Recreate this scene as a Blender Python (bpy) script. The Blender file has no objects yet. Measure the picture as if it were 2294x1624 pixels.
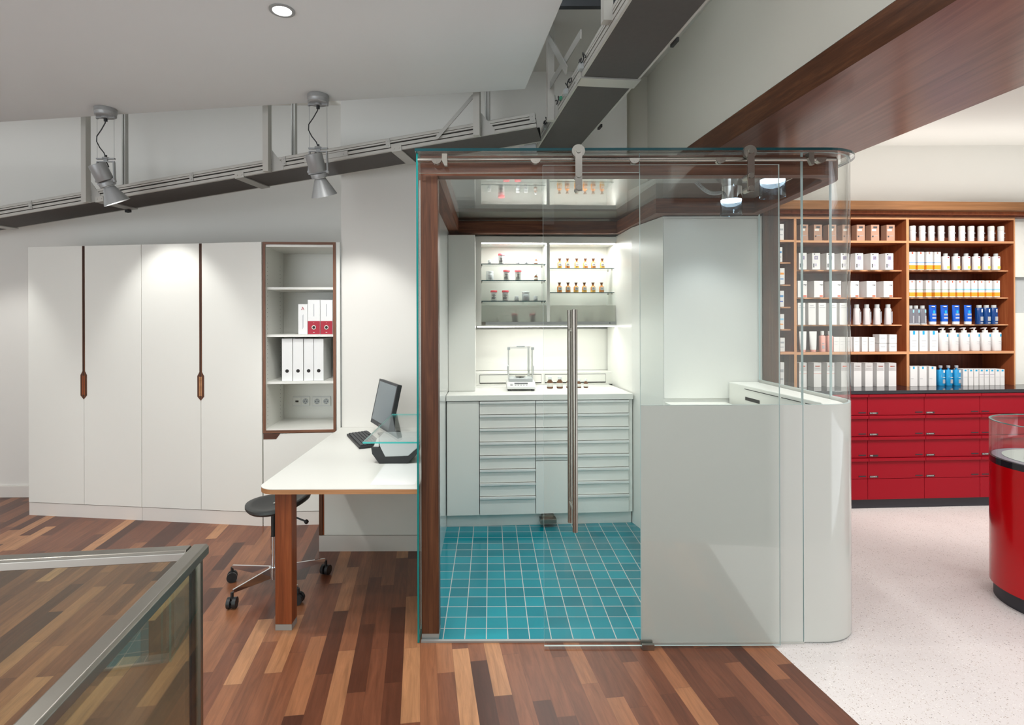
import bpy, bmesh, math, random
from mathutils import Vector, Matrix
R = random.Random(7)
SC = bpy.context.scene
COL = SC.collection
PI = math.pi
# ---- the camera of the photograph: focal length and principal point in pixels of the 2294 x 1624 frame
F, PX, PY, H, SH = 1238.0, 1099.0, 716.0, 1.53, 0.007

def XA(x, d): return (x - PX) * d / F
def ZA(x, y, d): return H - (y + SH * (x - PX) - PY) * d / F
def W(x, y, d): return Vector((XA(x, d), d, ZA(x, y, d)))
def FLR(x, y, h=0.0):
    d = F * (H - h) / (y + SH * (x - PX) - PY)
    return Vector((XA(x, d), d, h))

class Frame:
    """A plan frame: origin, direction u along a front, w into the depth."""
    def __init__(s, o, ang):
        s.o = Vector((o[0], o[1])); s.a = ang
        s.d = Vector((math.cos(ang), math.sin(ang))); s.n = Vector((-math.sin(ang), math.cos(ang)))
    def u(s, x, w=0.0):
        k = (x - PX) / F
        return (k * (s.o.y + w * s.n.y) - s.o.x - w * s.n.x) / (s.d.x - k * s.d.y)
    def dep(s, u, w=0.0): return s.o.y + u * s.d.y + w * s.n.y
    def h(s, x, y, w=0.0): return ZA(x, y, s.dep(s.u(x, w), w))
    def P(s, u, w, z):
        q = s.o + s.d * u + s.n * w
        return Vector((q.x, q.y, z))

# ------------------------------------------------------------------ mesh builder
class MB:
    def __init__(s): s.v = []; s.f = []; s.m = []; s.s = []
    def add(s, vs, fs, m=0, smooth=False):
        b = len(s.v); s.v += [Vector(v) for v in vs]
        for f in fs:
            s.f.append([b + i for i in f]); s.m.append(m); s.s.append(smooth)
        return s
    def box(s, x0, x1, y0, y1, z0, z1, m=0):
        v = [(x0,y0,z0),(x1,y0,z0),(x1,y1,z0),(x0,y1,z0),(x0,y0,z1),(x1,y0,z1),(x1,y1,z1),(x0,y1,z1)]
        return s.add(v, [(0,3,2,1),(4,5,6,7),(0,1,5,4),(1,2,6,5),(2,3,7,6),(3,0,4,7)], m)
    def fbox(s, o, ex, ey, ez, a, b, c, m=0):
        o = Vector(o); v = []
        for k in c:
            for i, j in ((0,0),(1,0),(1,1),(0,1)):
                v.append(o + ex * a[i] + ey * b[j] + ez * k)
        return s.add(v, [(0,3,2,1),(4,5,6,7),(0,1,5,4),(1,2,6,5),(2,3,7,6),(3,0,4,7)], m)
    def prism(s, poly, z0, z1, m=0, mside=None):
        n = len(poly); ms = m if mside is None else mside
        b = [(p[0], p[1], z0) for p in poly]; t = [(p[0], p[1], z1) for p in poly]
        s.add(b + t, [tuple(range(n - 1, -1, -1)), tuple(range(n, 2 * n))], m)
        s.add(b + t, [(i, (i + 1) % n, n + (i + 1) % n, n + i) for i in range(n)], ms)
        return s
    def extr(s, pts, vec, m=0):
        vec = Vector(vec); n = len(pts); a = [Vector(p) for p in pts]
        s.add(a + [p + vec for p in a], [tuple(range(n - 1, -1, -1)), tuple(range(n, 2 * n))] + [(i, (i + 1) % n, n + (i + 1) % n, n + i) for i in range(n)], m)
        return s
    def ring(s, outer, inner, z0, z1, m=0):
        """A flat closed band between two loops of equal length."""
        n = len(outer); assert n == len(inner)
        v = [(p[0],p[1],z0) for p in outer] + [(p[0],p[1],z0) for p in inner] + [(p[0],p[1],z1) for p in outer] + [(p[0],p[1],z1) for p in inner]
        fs = []
        for i in range(n):
            j = (i + 1) % n
            fs += [(i, n+i, n+j, j), (2*n+i, 2*n+j, 3*n+j, 3*n+i), (i, j, 2*n+j, 2*n+i), (n+j, n+i, 3*n+i, 3*n+j)]
        return s.add(v, fs, m)
    def lathe(s, prof, c=(0,0,0), n=20, m=0, M=None, smooth=True, caps=True):
        c = Vector(c); v = []
        for r, z in prof:
            for k in range(n):
                p = Vector((r * math.cos(2*PI*k/n), r * math.sin(2*PI*k/n), z))
                v.append((M @ p if M is not None else p) + c)
        fs = []
        for a in range(len(prof) - 1):
            for k in range(n):
                j = (k + 1) % n
                fs.append((a*n+k, a*n+j, (a+1)*n+j, (a+1)*n+k))
        s.add(v, fs, m, smooth)
        if caps:
            L = len(prof) - 1
            if prof[0][0] > 1e-6: s.add(v[:n], [tuple(range(n-1,-1,-1))], m)
            if prof[L][0] > 1e-6: s.add(v[L*n:], [tuple(range(n))], m)
        return s
    def cyl(s, p0, p1, r, n=14, m=0, r2=None, smooth=True):
        p0, p1 = Vector(p0), Vector(p1); d = p1 - p0
        M = d.to_track_quat('Z', 'Y').to_matrix()
        return s.lathe([(r, 0), (r if r2 is None else r2, d.length)], p0, n, m, M, smooth)
    def tube(s, pts, r, n=8, m=0, smooth=True):
        pts = [Vector(p) for p in pts]; v = []; prev = None
        for i, p in enumerate(pts):
            t = (pts[min(i+1, len(pts)-1)] - pts[max(i-1, 0)]).normalized()
            if prev is None:
                a = t.orthogonal().normalized()
            else:
                a = (prev - t * prev.dot(t))
                a = a.normalized() if a.length > 1e-6 else t.orthogonal().normalized()
            prev = a; b = t.cross(a)
            for k in range(n):
                v.append(p + (a * math.cos(2*PI*k/n) + b * math.sin(2*PI*k/n)) * r)
        fs = [(i*n+k, i*n+(k+1)%n, (i+1)*n+(k+1)%n, (i+1)*n+k) for i in range(len(pts)-1) for k in range(n)]
        s.add(v, fs, m, smooth)
        s.add(v[:n], [tuple(range(n-1,-1,-1))], m); s.add(v[-n:], [tuple(range(n))], m)
        return s
    def loft(s, secs, n=20, m=0, e=4.0, smooth=True, c=(0,0,0)):
        """Stacked superellipse rings (z, half width, half depth[, exponent])."""
        v = []; c = Vector(c)
        for q in secs:
            z, a, b = q[:3]; ee = q[3] if len(q) > 3 else e
            for k in range(n):
                t = 2*PI*(k+.5)/n; cx, sy = math.cos(t), math.sin(t)
                v.append(c + Vector((a*math.copysign(abs(cx)**(2/ee), cx), b*math.copysign(abs(sy)**(2/ee), sy), z)))
        fs = [(i*n+k, i*n+(k+1)%n, (i+1)*n+(k+1)%n, (i+1)*n+k) for i in range(len(secs)-1) for k in range(n)]
        s.add(v, fs, m, smooth)
        s.add(v[:n], [tuple(range(n-1,-1,-1))], m); s.add(v[-n:], [tuple(range(n))], m)
        return s
    def quad(s, a, b, c, d, m=0): return s.add([a, b, c, d], [(0,1,2,3)], m)
    def band(s, path, th, z0, z1, m=0, me=1, smooth=False):
        """A vertical sheet of thickness th that follows a plan path; narrow edge faces take slot me."""
        n = len(path); P = [Vector((p[0], p[1])) for p in path]; L = []; Q = []
        for i in range(n):
            t = (P[min(i+1,n-1)] - P[max(i-1,0)]).normalized(); nn = Vector((-t.y, t.x))
            L.append(P[i] + nn*th/2); Q.append(P[i] - nn*th/2)
        v = [(p.x,p.y,z) for z in (z0,z1) for p in L] + [(p.x,p.y,z) for z in (z0,z1) for p in Q]
        for i in range(n-1):
            s.add([v[i],v[i+1],v[n+i+1],v[n+i]], [(1,0,3,2)], m, smooth)
            s.add([v[2*n+i],v[2*n+i+1],v[3*n+i+1],v[3*n+i]], [(0,1,2,3)], m, smooth)
            s.add([v[n+i],v[n+i+1],v[3*n+i+1],v[3*n+i]], [(0,1,2,3)][::-1], me)
            s.add([v[i],v[i+1],v[2*n+i+1],v[2*n+i]], [(3,2,1,0)], me)
        for i in (0, n-1):
            s.add([v[i],v[n+i],v[3*n+i],v[2*n+i]], [(0,1,2,3)], me)
        return s
    def move(s, d):
        d = Vector(d); s.v = [p + d for p in s.v]; return s
    def xf(s, M): s.v = [M @ p for p in s.v]; return s
    def build(s, name, mats, parent=None, loc=(0,0,0), rz=0.0, bevel=0.0, merge=True, label=None):
        me = bpy.data.meshes.new(name)
        me.from_pydata([tuple(p) for p in s.v], [], s.f)
        mats = mats if isinstance(mats, (list, tuple)) else [mats]
        for mt in mats: me.materials.append(mt)
        for p, mi, sm in zip(me.polygons, s.m, s.s): p.material_index = mi; p.use_smooth = sm
        bm = bmesh.new(); bm.from_mesh(me)
        if merge: bmesh.ops.remove_doubles(bm, verts=bm.verts, dist=1e-5)
        bmesh.ops.recalc_face_normals(bm, faces=bm.faces)
        if bevel > 0:
            ed = [e for e in bm.edges if len(e.link_faces) == 2 and e.calc_face_angle(0) > 0.5]
            bmesh.ops.bevel(bm, geom=ed, offset=bevel, segments=2, affect='EDGES', profile=.5, clamp_overlap=True)
        for e in bm.edges:
            if len(e.link_faces) == 2 and e.calc_face_angle(0) > .75: e.smooth = False
        bm.to_mesh(me); bm.free()
        o = bpy.data.objects.new(name, me); COL.objects.link(o)
        o.location = loc; o.rotation_euler = (0, 0, rz)
        if parent is not None: o.parent = parent
        if label: o['label'] = label
        return o

def tag(o, label, cat, group=None, kind=None):
    o['label'] = label; o['category'] = cat
    if group: o['group'] = group
    if kind: o['kind'] = kind
    return o
def struct(o, label=None, cat=None):
    o['kind'] = 'structure'
    if label: o['label'] = label
    if cat: o['category'] = cat
    return o
def thing(name, label, cat, loc=(0,0,0), rz=0.0, group=None):
    o = bpy.data.objects.new(name, None); COL.objects.link(o)
    o.empty_display_size = .1; o.location = loc; o.rotation_euler = (0,0,rz)
    return tag(o, label, cat, group)
def dup(root, loc, rz, label, group=None):
    def cp(o, par):
        c = o.copy(); COL.objects.link(c)
        if par is not None: c.parent = par
        for ch in list(o.children): cp(ch, c)
        return c
    c = cp(root, None); c.location = loc; c.rotation_euler = (0,0,rz); c['label'] = label
    if group: c['group'] = group
    return c
def lettering(txt, size, mat, name='lettering', parent=None, loc=(0,0,0), rot=(PI/2,0,0), depth=.0003, align='CENTER', label=None):
    cu = bpy.data.curves.new('tmp', 'FONT'); cu.body = txt; cu.size = size; cu.extrude = depth
    cu.align_x = align; cu.align_y = 'CENTER'; cu.resolution_u = 2
    t = bpy.data.objects.new('tmp', cu); COL.objects.link(t)
    dg = bpy.context.evaluated_depsgraph_get()
    me = bpy.data.meshes.new_from_object(t.evaluated_get(dg))
    bpy.data.objects.remove(t); bpy.data.curves.remove(cu)
    me.name = name; me.materials.clear(); me.materials.append(mat)
    o = bpy.data.objects.new(name, me); COL.objects.link(o)
    o.location = loc; o.rotation_euler = rot
    if parent is not None: o.parent = parent
    if label: o['label'] = label
    return o
ORD = ['first','second','third','fourth','fifth','sixth','seventh','eighth','ninth','tenth','eleventh','twelfth','thirteenth','fourteenth']

# ------------------------------------------------------------------ materials
def lin(c): return tuple((x/255/12.92 if x/255 <= .04045 else ((x/255+.055)/1.055)**2.4) for x in c)
def C(r, g, b): return lin((r, g, b)) + (1.0,)
class NT:
    def __init__(s, name):
        s.mat = bpy.data.materials.new(name); s.mat.use_nodes = True
        s.nt = s.mat.node_tree; s.nt.nodes.clear()
        s.out = s.N('ShaderNodeOutputMaterial')
    def N(s, t, **kw):
        n = s.nt.nodes.new(t)
        for k, v in kw.items(): setattr(n, k, v)
        return n
    def L(s, a, b): s.nt.links.new(a, b)
    def put(s, sock, v):
        if hasattr(v, 'is_output'): s.L(v, sock)
        else: sock.default_value = v
    def math(s, op, a, b=0.0, c=0.0):
        n = s.N('ShaderNodeMath', operation=op)
        s.put(n.inputs[0], a); s.put(n.inputs[1], b)
        if op in ('MULTIPLY_ADD', 'COMPARE', 'SMOOTH_MIN', 'WRAP'): s.put(n.inputs[2], c)
        return n.outputs[0]
    def dot(s, v, w):
        n = s.N('ShaderNodeVectorMath', operation='DOT_PRODUCT'); s.L(v, n.inputs[0]); n.inputs[1].default_value = w
        return n.outputs['Value']
    def comb(s, x, y, z=0.0):
        n = s.N('ShaderNodeCombineXYZ')
        for i, q in enumerate((x, y, z)): s.put(n.inputs[i], q)
        return n.outputs[0]
    def white(s, v):
        n = s.N('ShaderNodeTexWhiteNoise', noise_dimensions='3D'); s.L(v, n.inputs['Vector']); return n
    def noise(s, v, scale, detail=4.0, rough=.55, dist=0.0):
        n = s.N('ShaderNodeTexNoise'); s.L(v, n.inputs['Vector'])
        n.inputs['Scale'].default_value = scale; n.inputs['Detail'].default_value = detail
        n.inputs['Roughness'].default_value = rough; n.inputs['Distortion'].default_value = dist
        return n.outputs[0]
    def ramp(s, f, stops, interp='LINEAR'):
        n = s.N('ShaderNodeValToRGB'); s.L(f, n.inputs[0]); cr = n.color_ramp; cr.interpolation = interp
        while len(cr.elements) < len(stops): cr.elements.new(.5)
        for e, (p, c) in zip(cr.elements, stops): e.position = p; e.color = c
        return n.outputs[0]
    def mix(s, f, a, b, mode='MIX'):
        n = s.N('ShaderNodeMix', data_type='RGBA', blend_type=mode)
        s.put(n.inputs[0], f); s.put(n.inputs[6], a); s.put(n.inputs[7], b)
        return n.outputs[2]
    def coord(s, what='Object'): return s.N('ShaderNodeTexCoord').outputs[what]
    def bsdf(s, color, rough=.5, metal=0.0, coat=0.0, spec=.5, crough=.05):
        n = s.N('ShaderNodeBsdfPrincipled')
        s.put(n.inputs['Base Color'], color); s.put(n.inputs['Roughness'], rough); n.inputs['Metallic'].default_value = metal
        n.inputs['Coat Weight'].default_value = coat; n.inputs['Coat Roughness'].default_value = crough
        n.inputs['Specular IOR Level'].default_value = spec
        return n
    def done(s, sh): s.L(sh, s.out.inputs['Surface']); return s.mat
def plain(name, col, rough=.5, metal=0.0, coat=0.0, spec=.5, var=0.03, vs=3.0):
    """A solid colour with a faint procedural variation of tone."""
    t = NT(name); n = t.noise(t.coord(), vs, 3)
    k = t.math('MULTIPLY_ADD', n, 2*var, 1-var)
    c = t.mix(1.0, col, t.comb(k, k, k), 'MULTIPLY')
    return t.done(t.bsdf(c, rough, metal, coat, spec).outputs[0])
def emit(name, col, st):
    t = NT(name); e = t.N('ShaderNodeEmission'); e.inputs[0].default_value = col; e.inputs[1].default_value = st
    return t.done(e.outputs[0])
def wood(name, dark, mid, light, axis='X', rough=.35, coat=0.0, scale=1.0, crough=.1):
    t = NT(name); p = t.coord()
    mp = t.N('ShaderNodeMapping'); t.L(p, mp.inputs[0])
    sc = [11.0*scale]*3; sc['XYZ'.index(axis)] = .55*scale; mp.inputs['Scale'].default_value = sc
    n1 = t.noise(mp.outputs[0], 2.2, 6, .6, .9)
    mp2 = t.N('ShaderNodeMapping'); t.L(p, mp2.inputs[0])
    s2 = [90.0*scale]*3; s2['XYZ'.index(axis)] = 2.2*scale; mp2.inputs['Scale'].default_value = s2
    n2 = t.noise(mp2.outputs[0], 2.0, 4, .6)
    f = t.math('ADD', t.math('MULTIPLY', n1, .75), t.math('MULTIPLY', n2, .25))
    c = t.ramp(f, [(.28, dark), (.5, mid), (.72, light)])
    return t.done(t.bsdf(c, rough, 0, coat, .3, crough).outputs[0])
def glassmat(name, tint=(.985,.995,.99,1), ior=1.5, rough=.0):
    """Thin architectural glass: straight transmission plus Fresnel reflection."""
    t = NT(name)
    geo = t.N('ShaderNodeNewGeometry')
    i = t.math('ADD', t.math('MULTIPLY', geo.outputs['Backfacing'], 1/ior - ior), ior)
    fr = t.N('ShaderNodeFresnel'); t.L(i, fr.inputs['IOR'])
    tr = t.N('ShaderNodeBsdfTransparent'); tr.inputs[0].default_value = tint
    gl = t.N('ShaderNodeBsdfGlossy'); gl.inputs['Roughness'].default_value = rough
    mx = t.N('ShaderNodeMixShader'); t.L(fr.outputs[0], mx.inputs[0]); t.L(tr.outputs[0], mx.inputs[1]); t.L(gl.outputs[0], mx.inputs[2])
    return t.done(mx.outputs[0])
def frosted(name, col, transl=.25, rough=.02, thru=0.0):
    t = NT(name)
    d = t.N('ShaderNodeBsdfDiffuse'); d.inputs[0].default_value = col
    tl = t.N('ShaderNodeBsdfTranslucent'); tl.inputs[0].default_value = col
    m1 = t.N('ShaderNodeMixShader'); m1.inputs[0].default_value = transl; t.L(d.outputs[0], m1.inputs[1]); t.L(tl.outputs[0], m1.inputs[2])
    sh = m1.outputs[0]
    if thru > 0:
        rf = t.N('ShaderNodeBsdfTransparent'); rf.inputs[0].default_value = (.95,.96,.95,1)
        m3 = t.N('ShaderNodeMixShader'); m3.inputs[0].default_value = thru; t.L(sh, m3.inputs[1]); t.L(rf.outputs[0], m3.inputs[2]); sh = m3.outputs[0]
    geo = t.N('ShaderNodeNewGeometry')
    i = t.math('ADD', t.math('MULTIPLY', geo.outputs['Backfacing'], 1/1.5 - 1.5), 1.5)
    fr = t.N('ShaderNodeFresnel'); t.L(i, fr.inputs['IOR'])
    gl = t.N('ShaderNodeBsdfGlossy'); gl.inputs['Roughness'].default_value = rough
    m2 = t.N('ShaderNodeMixShader'); t.L(fr.outputs[0], m2.inputs[0]); t.L(sh, m2.inputs[1]); t.L(gl.outputs[0], m2.inputs[2])
    return t.done(m2.outputs[0])

def mat_parquet():
    t = NT('parquet'); p = t.coord('Object'); a = .129
    x = t.dot(p, (math.cos(a), math.sin(a), 0)); y = t.dot(p, (-math.sin(a), math.cos(a), 0))
    u = t.math('DIVIDE', x, .0745); row = t.math('FLOOR', u); fu = t.math('FRACT', u)
    r1 = t.white(t.comb(row, 3.1, 0)).outputs[0]; r2 = t.white(t.comb(row, 17.7, 5)).outputs[0]
    ln = t.math('MULTIPLY_ADD', r2, .26, .42)
    v = t.math('ADD', t.math('DIVIDE', y, ln), t.math('MULTIPLY', r1, 9.0))
    c = t.math('FLOOR', v); fv = t.math('FRACT', v)
    idn = t.white(t.comb(row, c, 2.0)).outputs[0]; id2 = t.white(t.comb(row, c, 9.0)).outputs[0]
    base = t.ramp(idn, [(0.0, C(70,38,27)), (.14, C(90,51,35)), (.38, C(113,67,46)), (.62, C(129,80,55)), (.86, C(148,97,66)), (1.0, C(180,130,91))])
    g = t.noise(t.comb(t.math('MULTIPLY_ADD', x, 26.0, t.math('MULTIPLY', id2, 40.0)), t.math('MULTIPLY', y, 2.4), t.math('MULTIPLY', idn, 20.0)), 1.6, 6, .62, .7)
    g2 = t.noise(t.comb(t.math('MULTIPLY', x, 190.0), t.math('MULTIPLY', y, 6.0), id2), 1.5, 3, .6)
    k = t.math('ADD', t.math('MULTIPLY_ADD', g, 1.3, .30), t.math('MULTIPLY_ADD', g2, .3, -.09))
    col = t.mix(1.0, base, t.comb(k, k, k), 'MULTIPLY')
    gap = t.math('MAXIMUM', t.math('LESS_THAN', fu, .013), t.math('LESS_THAN', fv, .0028))
    col = t.mix(t.math('MULTIPLY', gap, .45), col, C(38,22,16))
    return t.done(t.bsdf(col, .33, 0, 0, .45).outputs[0])
def mat_terrazzo():
    t = NT('terrazzo'); p = t.coord('Object')
    n = t.noise(p, 1.3, 3)
    col = t.ramp(n, [(.3, C(212,205,202)), (.7, C(222,215,211))])
    for sc, th, pick, c, f in ((95, .22, .62, C(150,128,108), .75), (150, .26, .55, C(186,172,158), .8), (70, .2, .8, C(108,98,92), .7), (110,.24,.75,C(238,234,228),.9)):
        v = t.N('ShaderNodeTexVoronoi'); v.inputs['Scale'].default_value = sc
        off = t.N('ShaderNodeVectorMath', operation='ADD'); t.L(p, off.inputs[0]); off.inputs[1].default_value = (sc*.37, sc*.11, 0)
        t.L(off.outputs[0], v.inputs['Vector'])
        s = t.N('ShaderNodeSeparateColor'); t.L(v.outputs['Color'], s.inputs[0])
        mk = t.math('MULTIPLY', t.math('LESS_THAN', v.outputs['Distance'], th), t.math('GREATER_THAN', s.outputs[0], pick))
        col = t.mix(t.math('MULTIPLY', mk, f), col, c)
    return t.done(t.bsdf(col, .42, 0, 0, .4).outputs[0])
def mat_tiles():
    t = NT('teal_tiles'); p = t.coord('Object'); P = .1037
    x = t.math('DIVIDE', t.math('ADD', t.dot(p, (1,0,0)), .0248 + 10*P), P); y = t.math('DIVIDE', t.math('SUBTRACT', t.dot(p, (0,1,0)), 2.732 - 10*P), P)
    fx, fy = t.math('FRACT', x), t.math('FRACT', y)
    idn = t.white(t.comb(t.math('FLOOR', x), t.math('FLOOR', y), 1)).outputs[0]
    g = .021
    m = t.math('MAXIMUM', t.math('MAXIMUM', t.math('LESS_THAN', fx, g), t.math('GREATER_THAN', fx, 1-g)), t.math('MAXIMUM', t.math('LESS_THAN', fy, g), t.math('GREATER_THAN', fy, 1-g)))
    col = t.ramp(idn, [(0, C(0,112,126)), (.5, C(0,124,138)), (1, C(8,136,150))])
    col = t.mix(m, col, C(176,178,174))
    ro = t.math('MULTIPLY_ADD', m, .5, .14)
    return t.done(t.bsdf(col, ro, 0, 0, .5).outputs[0])
M = {}
M['wall'] = plain('wall_paint', C(226,224,218), .7, var=.012)
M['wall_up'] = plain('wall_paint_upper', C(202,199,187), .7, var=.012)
M['wall_dim'] = plain('reflection_dim_grey', C(104,102,98), .8, var=.01)
M['frame_z'] = wood('walnut_frame', C(84,54,38), C(118,78,56), C(146,102,76), 'Z', .4)
M['frame_x'] = wood('walnut_frame_rail', C(84,54,38), C(118,78,56), C(146,102,76), 'X', .4)
M['slab'] = plain('ceiling_paint', C(221,225,225), .8, var=.01)
M['white'] = plain('white_lacquer', C(228,228,221), .38, var=.01)
M['white_cool'] = plain('white_laminate', C(227,227,221), .3, var=.01)
M['white_gloss'] = plain('white_gloss', C(226,228,226), .08, var=.008)
M['plinth'] = plain('plinth_white', C(220,215,208), .45, var=.01)
M['gap'] = plain('shadow_gap', C(40,38,36), .8)
M['walnut_x'] = wood('walnut_along_x', C(54,32,24), C(96,58,42), C(132,84,60), 'X', .45)
M['walnut_y'] = wood('walnut_along_y', C(62,36,27), C(104,62,45), C(136,86,62), 'Y', .45)
M['walnut_z'] = wood('walnut_upright', C(46,28,20), C(86,53,36), C(118,76,52), 'Z', .4)
M['walnut_desk'] = wood('walnut_leg', C(92,46,26), C(134,70,40), C(166,94,56), 'Z', .35)
M['beam'] = wood('lacquered_walnut_sheen', C(92,58,48), C(120,80,68), C(142,98,82), 'Y', .3, .6, .8, .2)  # base lightened to stand in for bright reflections on the underside
M['beam_side'] = wood('walnut_fascia', C(58,34,22), C(88,54,36), C(122,80,52), 'Y', .35)
M['oak'] = wood('wood_edge', C(150,104,68), C(176,126,86), C(198,148,106), 'X', .4)
M['shelf_x'] = wood('shop_wood_lit_x', C(184,128,90), C(208,152,110), C(226,176,134), 'X', .4)  # one walnut painted in lit edge, middle side and shaded back tones
M['shelf_z'] = wood('shop_wood_lit_z', C(180,124,84), C(206,150,106), C(224,174,130), 'Z', .4)
M['shelf_side'] = wood('shop_wood_midtone', C(124,60,34), C(154,82,48), C(176,104,64), 'Z', .4)
M['shelf_back'] = wood('shop_wood_shaded', C(84,44,32), C(112,60,42), C(136,76,54), 'Z', .4)
M['cornice'] = wood('shop_wood_cornice', C(112,76,48), C(138,96,62), C(164,118,80), 'X', .35)
M['parquet'] = mat_parquet(); M['terrazzo'] = mat_terrazzo(); M['tiles'] = mat_tiles()
M['alu'] = plain('aluminium', C(186,185,180), .4, .4, var=.02)
M['alu_paint'] = plain('grey_metal_paint', C(158,160,160), .42, .35, var=.015)
M['alu_dull'] = plain('dull_aluminium', C(192,190,183), .5, .12, var=.02)
M['steel'] = plain('brushed_steel', C(160,154,146), .26, 1.0, var=.05, vs=30)
M['steel_dark'] = plain('satin_steel', C(150,146,138), .34, 1.0, var=.05, vs=30)
M['chrome'] = plain('chrome', C(225,225,228), .06, 1.0, var=.01)
M['black'] = plain('black_plastic', C(34,35,37), .45)
M['black_soft'] = plain('black_polyurethane', C(52,54,54), .42)
M['anthracite'] = plain('anthracite_plastic', C(58,60,64), .5)
M['belt'] = plain('conveyor_belt', C(80,76,73), .7, var=.12, vs=40)
M['screen'] = plain('screen_wall_sheen', C(112,124,130), .25)  # lightened to stand in for the white wall mirrored in the screen
M['grey'] = plain('grey_plastic', C(186,190,190), .5)
M['lightgrey'] = plain('light_grey_plastic', C(222,223,220), .45)
M['red'] = plain('red_lacquer', C(146,3,25), .5, 0, 0, .2)
M['red_deep'] = plain('red_gloss', C(178,2,12), .15, 0, .0, .4)
M['blackgloss'] = plain('black_gloss', C(30,28,36), .07)
M['blackmat'] = plain('black_plinth', C(38,37,44), .5)
M['glass'] = glassmat('clear_glass')
M['glass_roof'] = glassmat('roof_glass', (.95,.97,.96,1), 2.0)
M['glass_green'] = glassmat('railing_glass', (.86,.93,.88,1))
M['glass_ledge'] = glassmat('ledge_glass', (.965,.99,.982,1))
M['glass_bluish'] = glassmat('lamp_glass', (.82,.90,.96,1), 1.6)
M['edge'] = plain('glass_edge_pale', C(200,216,214), .3)
M['edge_teal'] = plain('glass_edge_teal', C(20,128,124), .12)
M['edge_dark'] = plain('glass_edge_dark', C(14,66,72), .1)
M['edge_aqua'] = plain('glass_edge_aqua', C(70,196,190), .12)
M['frost'] = frosted('frosted_glass', C(224,224,217), .2)
def frost_band():
    t = NT('frosted_band')
    g = t.N('ShaderNodeBsdfRefraction'); g.inputs['Roughness'].default_value = .42; g.inputs['IOR'].default_value = 1.3; g.inputs[0].default_value = (.95,.95,.93,1)
    d = t.N('ShaderNodeBsdfTranslucent'); d.inputs[0].default_value = C(240,240,235)
    e = t.N('ShaderNodeBsdfDiffuse'); e.inputs[0].default_value = C(226,226,220)
    m1 = t.N('ShaderNodeMixShader'); m1.inputs[0].default_value = .5; t.L(d.outputs[0], m1.inputs[1]); t.L(e.outputs[0], m1.inputs[2])
    m2 = t.N('ShaderNodeMixShader'); m2.inputs[0].default_value = .62; t.L(m1.outputs[0], m2.inputs[1]); t.L(g.outputs[0], m2.inputs[2])
    return t.done(m2.outputs[0])
M['frost_band'] = frost_band()
M['amber'] = plain('amber_glass', C(196,128,62), .12)
M['honey'] = plain('honey_liquid', C(224,176,84), .15)
M['brown'] = plain('brown_glass', C(112,74,48), .15)
M['label'] = plain('label_paper', C(224,224,218), .6)
M['ink'] = plain('printed_ink', C(70,72,78), .6)
M['ink_soft'] = plain('pale_print', C(168,170,176), .6)
M['jar'] = plain('white_jar', C(222,226,226), .4)
M['jar_clear'] = plain('milky_jar', C(208,214,214), .3)
M['lid_red'] = plain('red_lid', C(226,96,104), .45)
M['led'] = emit('led_strip', (1,.98,.94,1), 9.0)
M['lampglow'] = emit('lamp_diffuser', (.95,.98,1,1), 8.0)
M['downglow'] = emit('downlight_diffuser', (1,.99,.97,1), 6.0)
M['carton'] = plain('white_carton', C(232,230,228), .5)
M['carton_side'] = plain('carton_grey', C(206,202,200), .5)
M['kraft'] = plain('brown_carton', C(182,142,120), .6)
M['orange'] = plain('orange_print', C(246,158,40), .5)
M['orange_red'] = plain('orange_red_print', C(226,92,50), .5)
M['blue'] = plain('blue_print', C(60,140,200), .5)
M['cyan'] = plain('cyan_print', C(20,166,214), .5)
M['paleblue'] = plain('pale_blue_print', C(150,206,232), .5)
M['green'] = plain('green_print', C(60,140,110), .5)
M['purple'] = plain('purple_print', C(150,140,176), .5)
M['tube_blue'] = plain('blue_tube', C(12,84,188), .35)
M['bottle_navy'] = plain('navy_bottle', C(8,58,120), .2)
M['bottle_cyan'] = plain('aqua_bottle', C(40,150,206), .12)
M['pink'] = plain('pink_liquid', C(232,170,158), .2)
M['clearplastic'] = plain('clear_plastic', C(120,120,128), .15)
M['pearl'] = plain('pearl_plastic', C(214,206,206), .35)
M['paper'] = plain('paper', C(236,236,234), .7)
M['binder'] = plain('binder_white', C(232,233,232), .5)
M['wine'] = plain('wine_red_print', C(168,24,48), .5)
M['yellow'] = plain('yellow_print', C(250,206,90), .5)
M['pale_violet'] = plain('pale_violet_plate', C(150,142,156), .3)
M['disc'] = plain('pale_green_disc', C(186,192,186), .4)
M['foot_metal'] = plain('brushed_foot_metal', C(160,158,154), .4, .3, var=.02)
# ================================================================== THE SETTING
XE = lambda y: 1.317 - .13*(y - 2.597)          # edge between parquet and terrazzo
b = MB().prism([(-6,-1.5),(.75,-1.5),(.75,1.292),(1.475,1.387),(XE(5.3),5.3),(-6,5.3)], -.05, 0.0)
struct(b.build('floor', M['parquet']))
b = MB().prism([(1.475,1.387),(7.4,2.157),(7.4,5.3),(XE(5.3),5.3)], -.05, 0.0)
struct(b.build('floor_terrazzo', M['terrazzo']))
b = MB().prism([(-.333,2.634),(1.6,2.634),(1.74,2.72),(1.775,2.85),(1.775,3.695),(1.15,3.695),(1.06,4.15),(1.03,4.6),(-.333,4.6)], 0.0, .004)
struct(b.build('floor_tiled', M['tiles']))
struct(MB().box(-6,7.4,-4,2.2,-2.9,-2.8).build('floor_lower', M['wall']))
struct(MB().box(-6.2,-1.298,4.81,5.3,0,3.4).build('wall_back_left', M['wall']))
b = MB().extr([(-1.125,4.17,0),(-.353,4.17,0),(-.353,4.17,2.345),(1.034,4.17,2.345),(1.034,4.17,3.4),(-1.125,4.17,3.4)], (0,1.13,0))
struct(b.build('wall_back', M['wall']))
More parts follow.
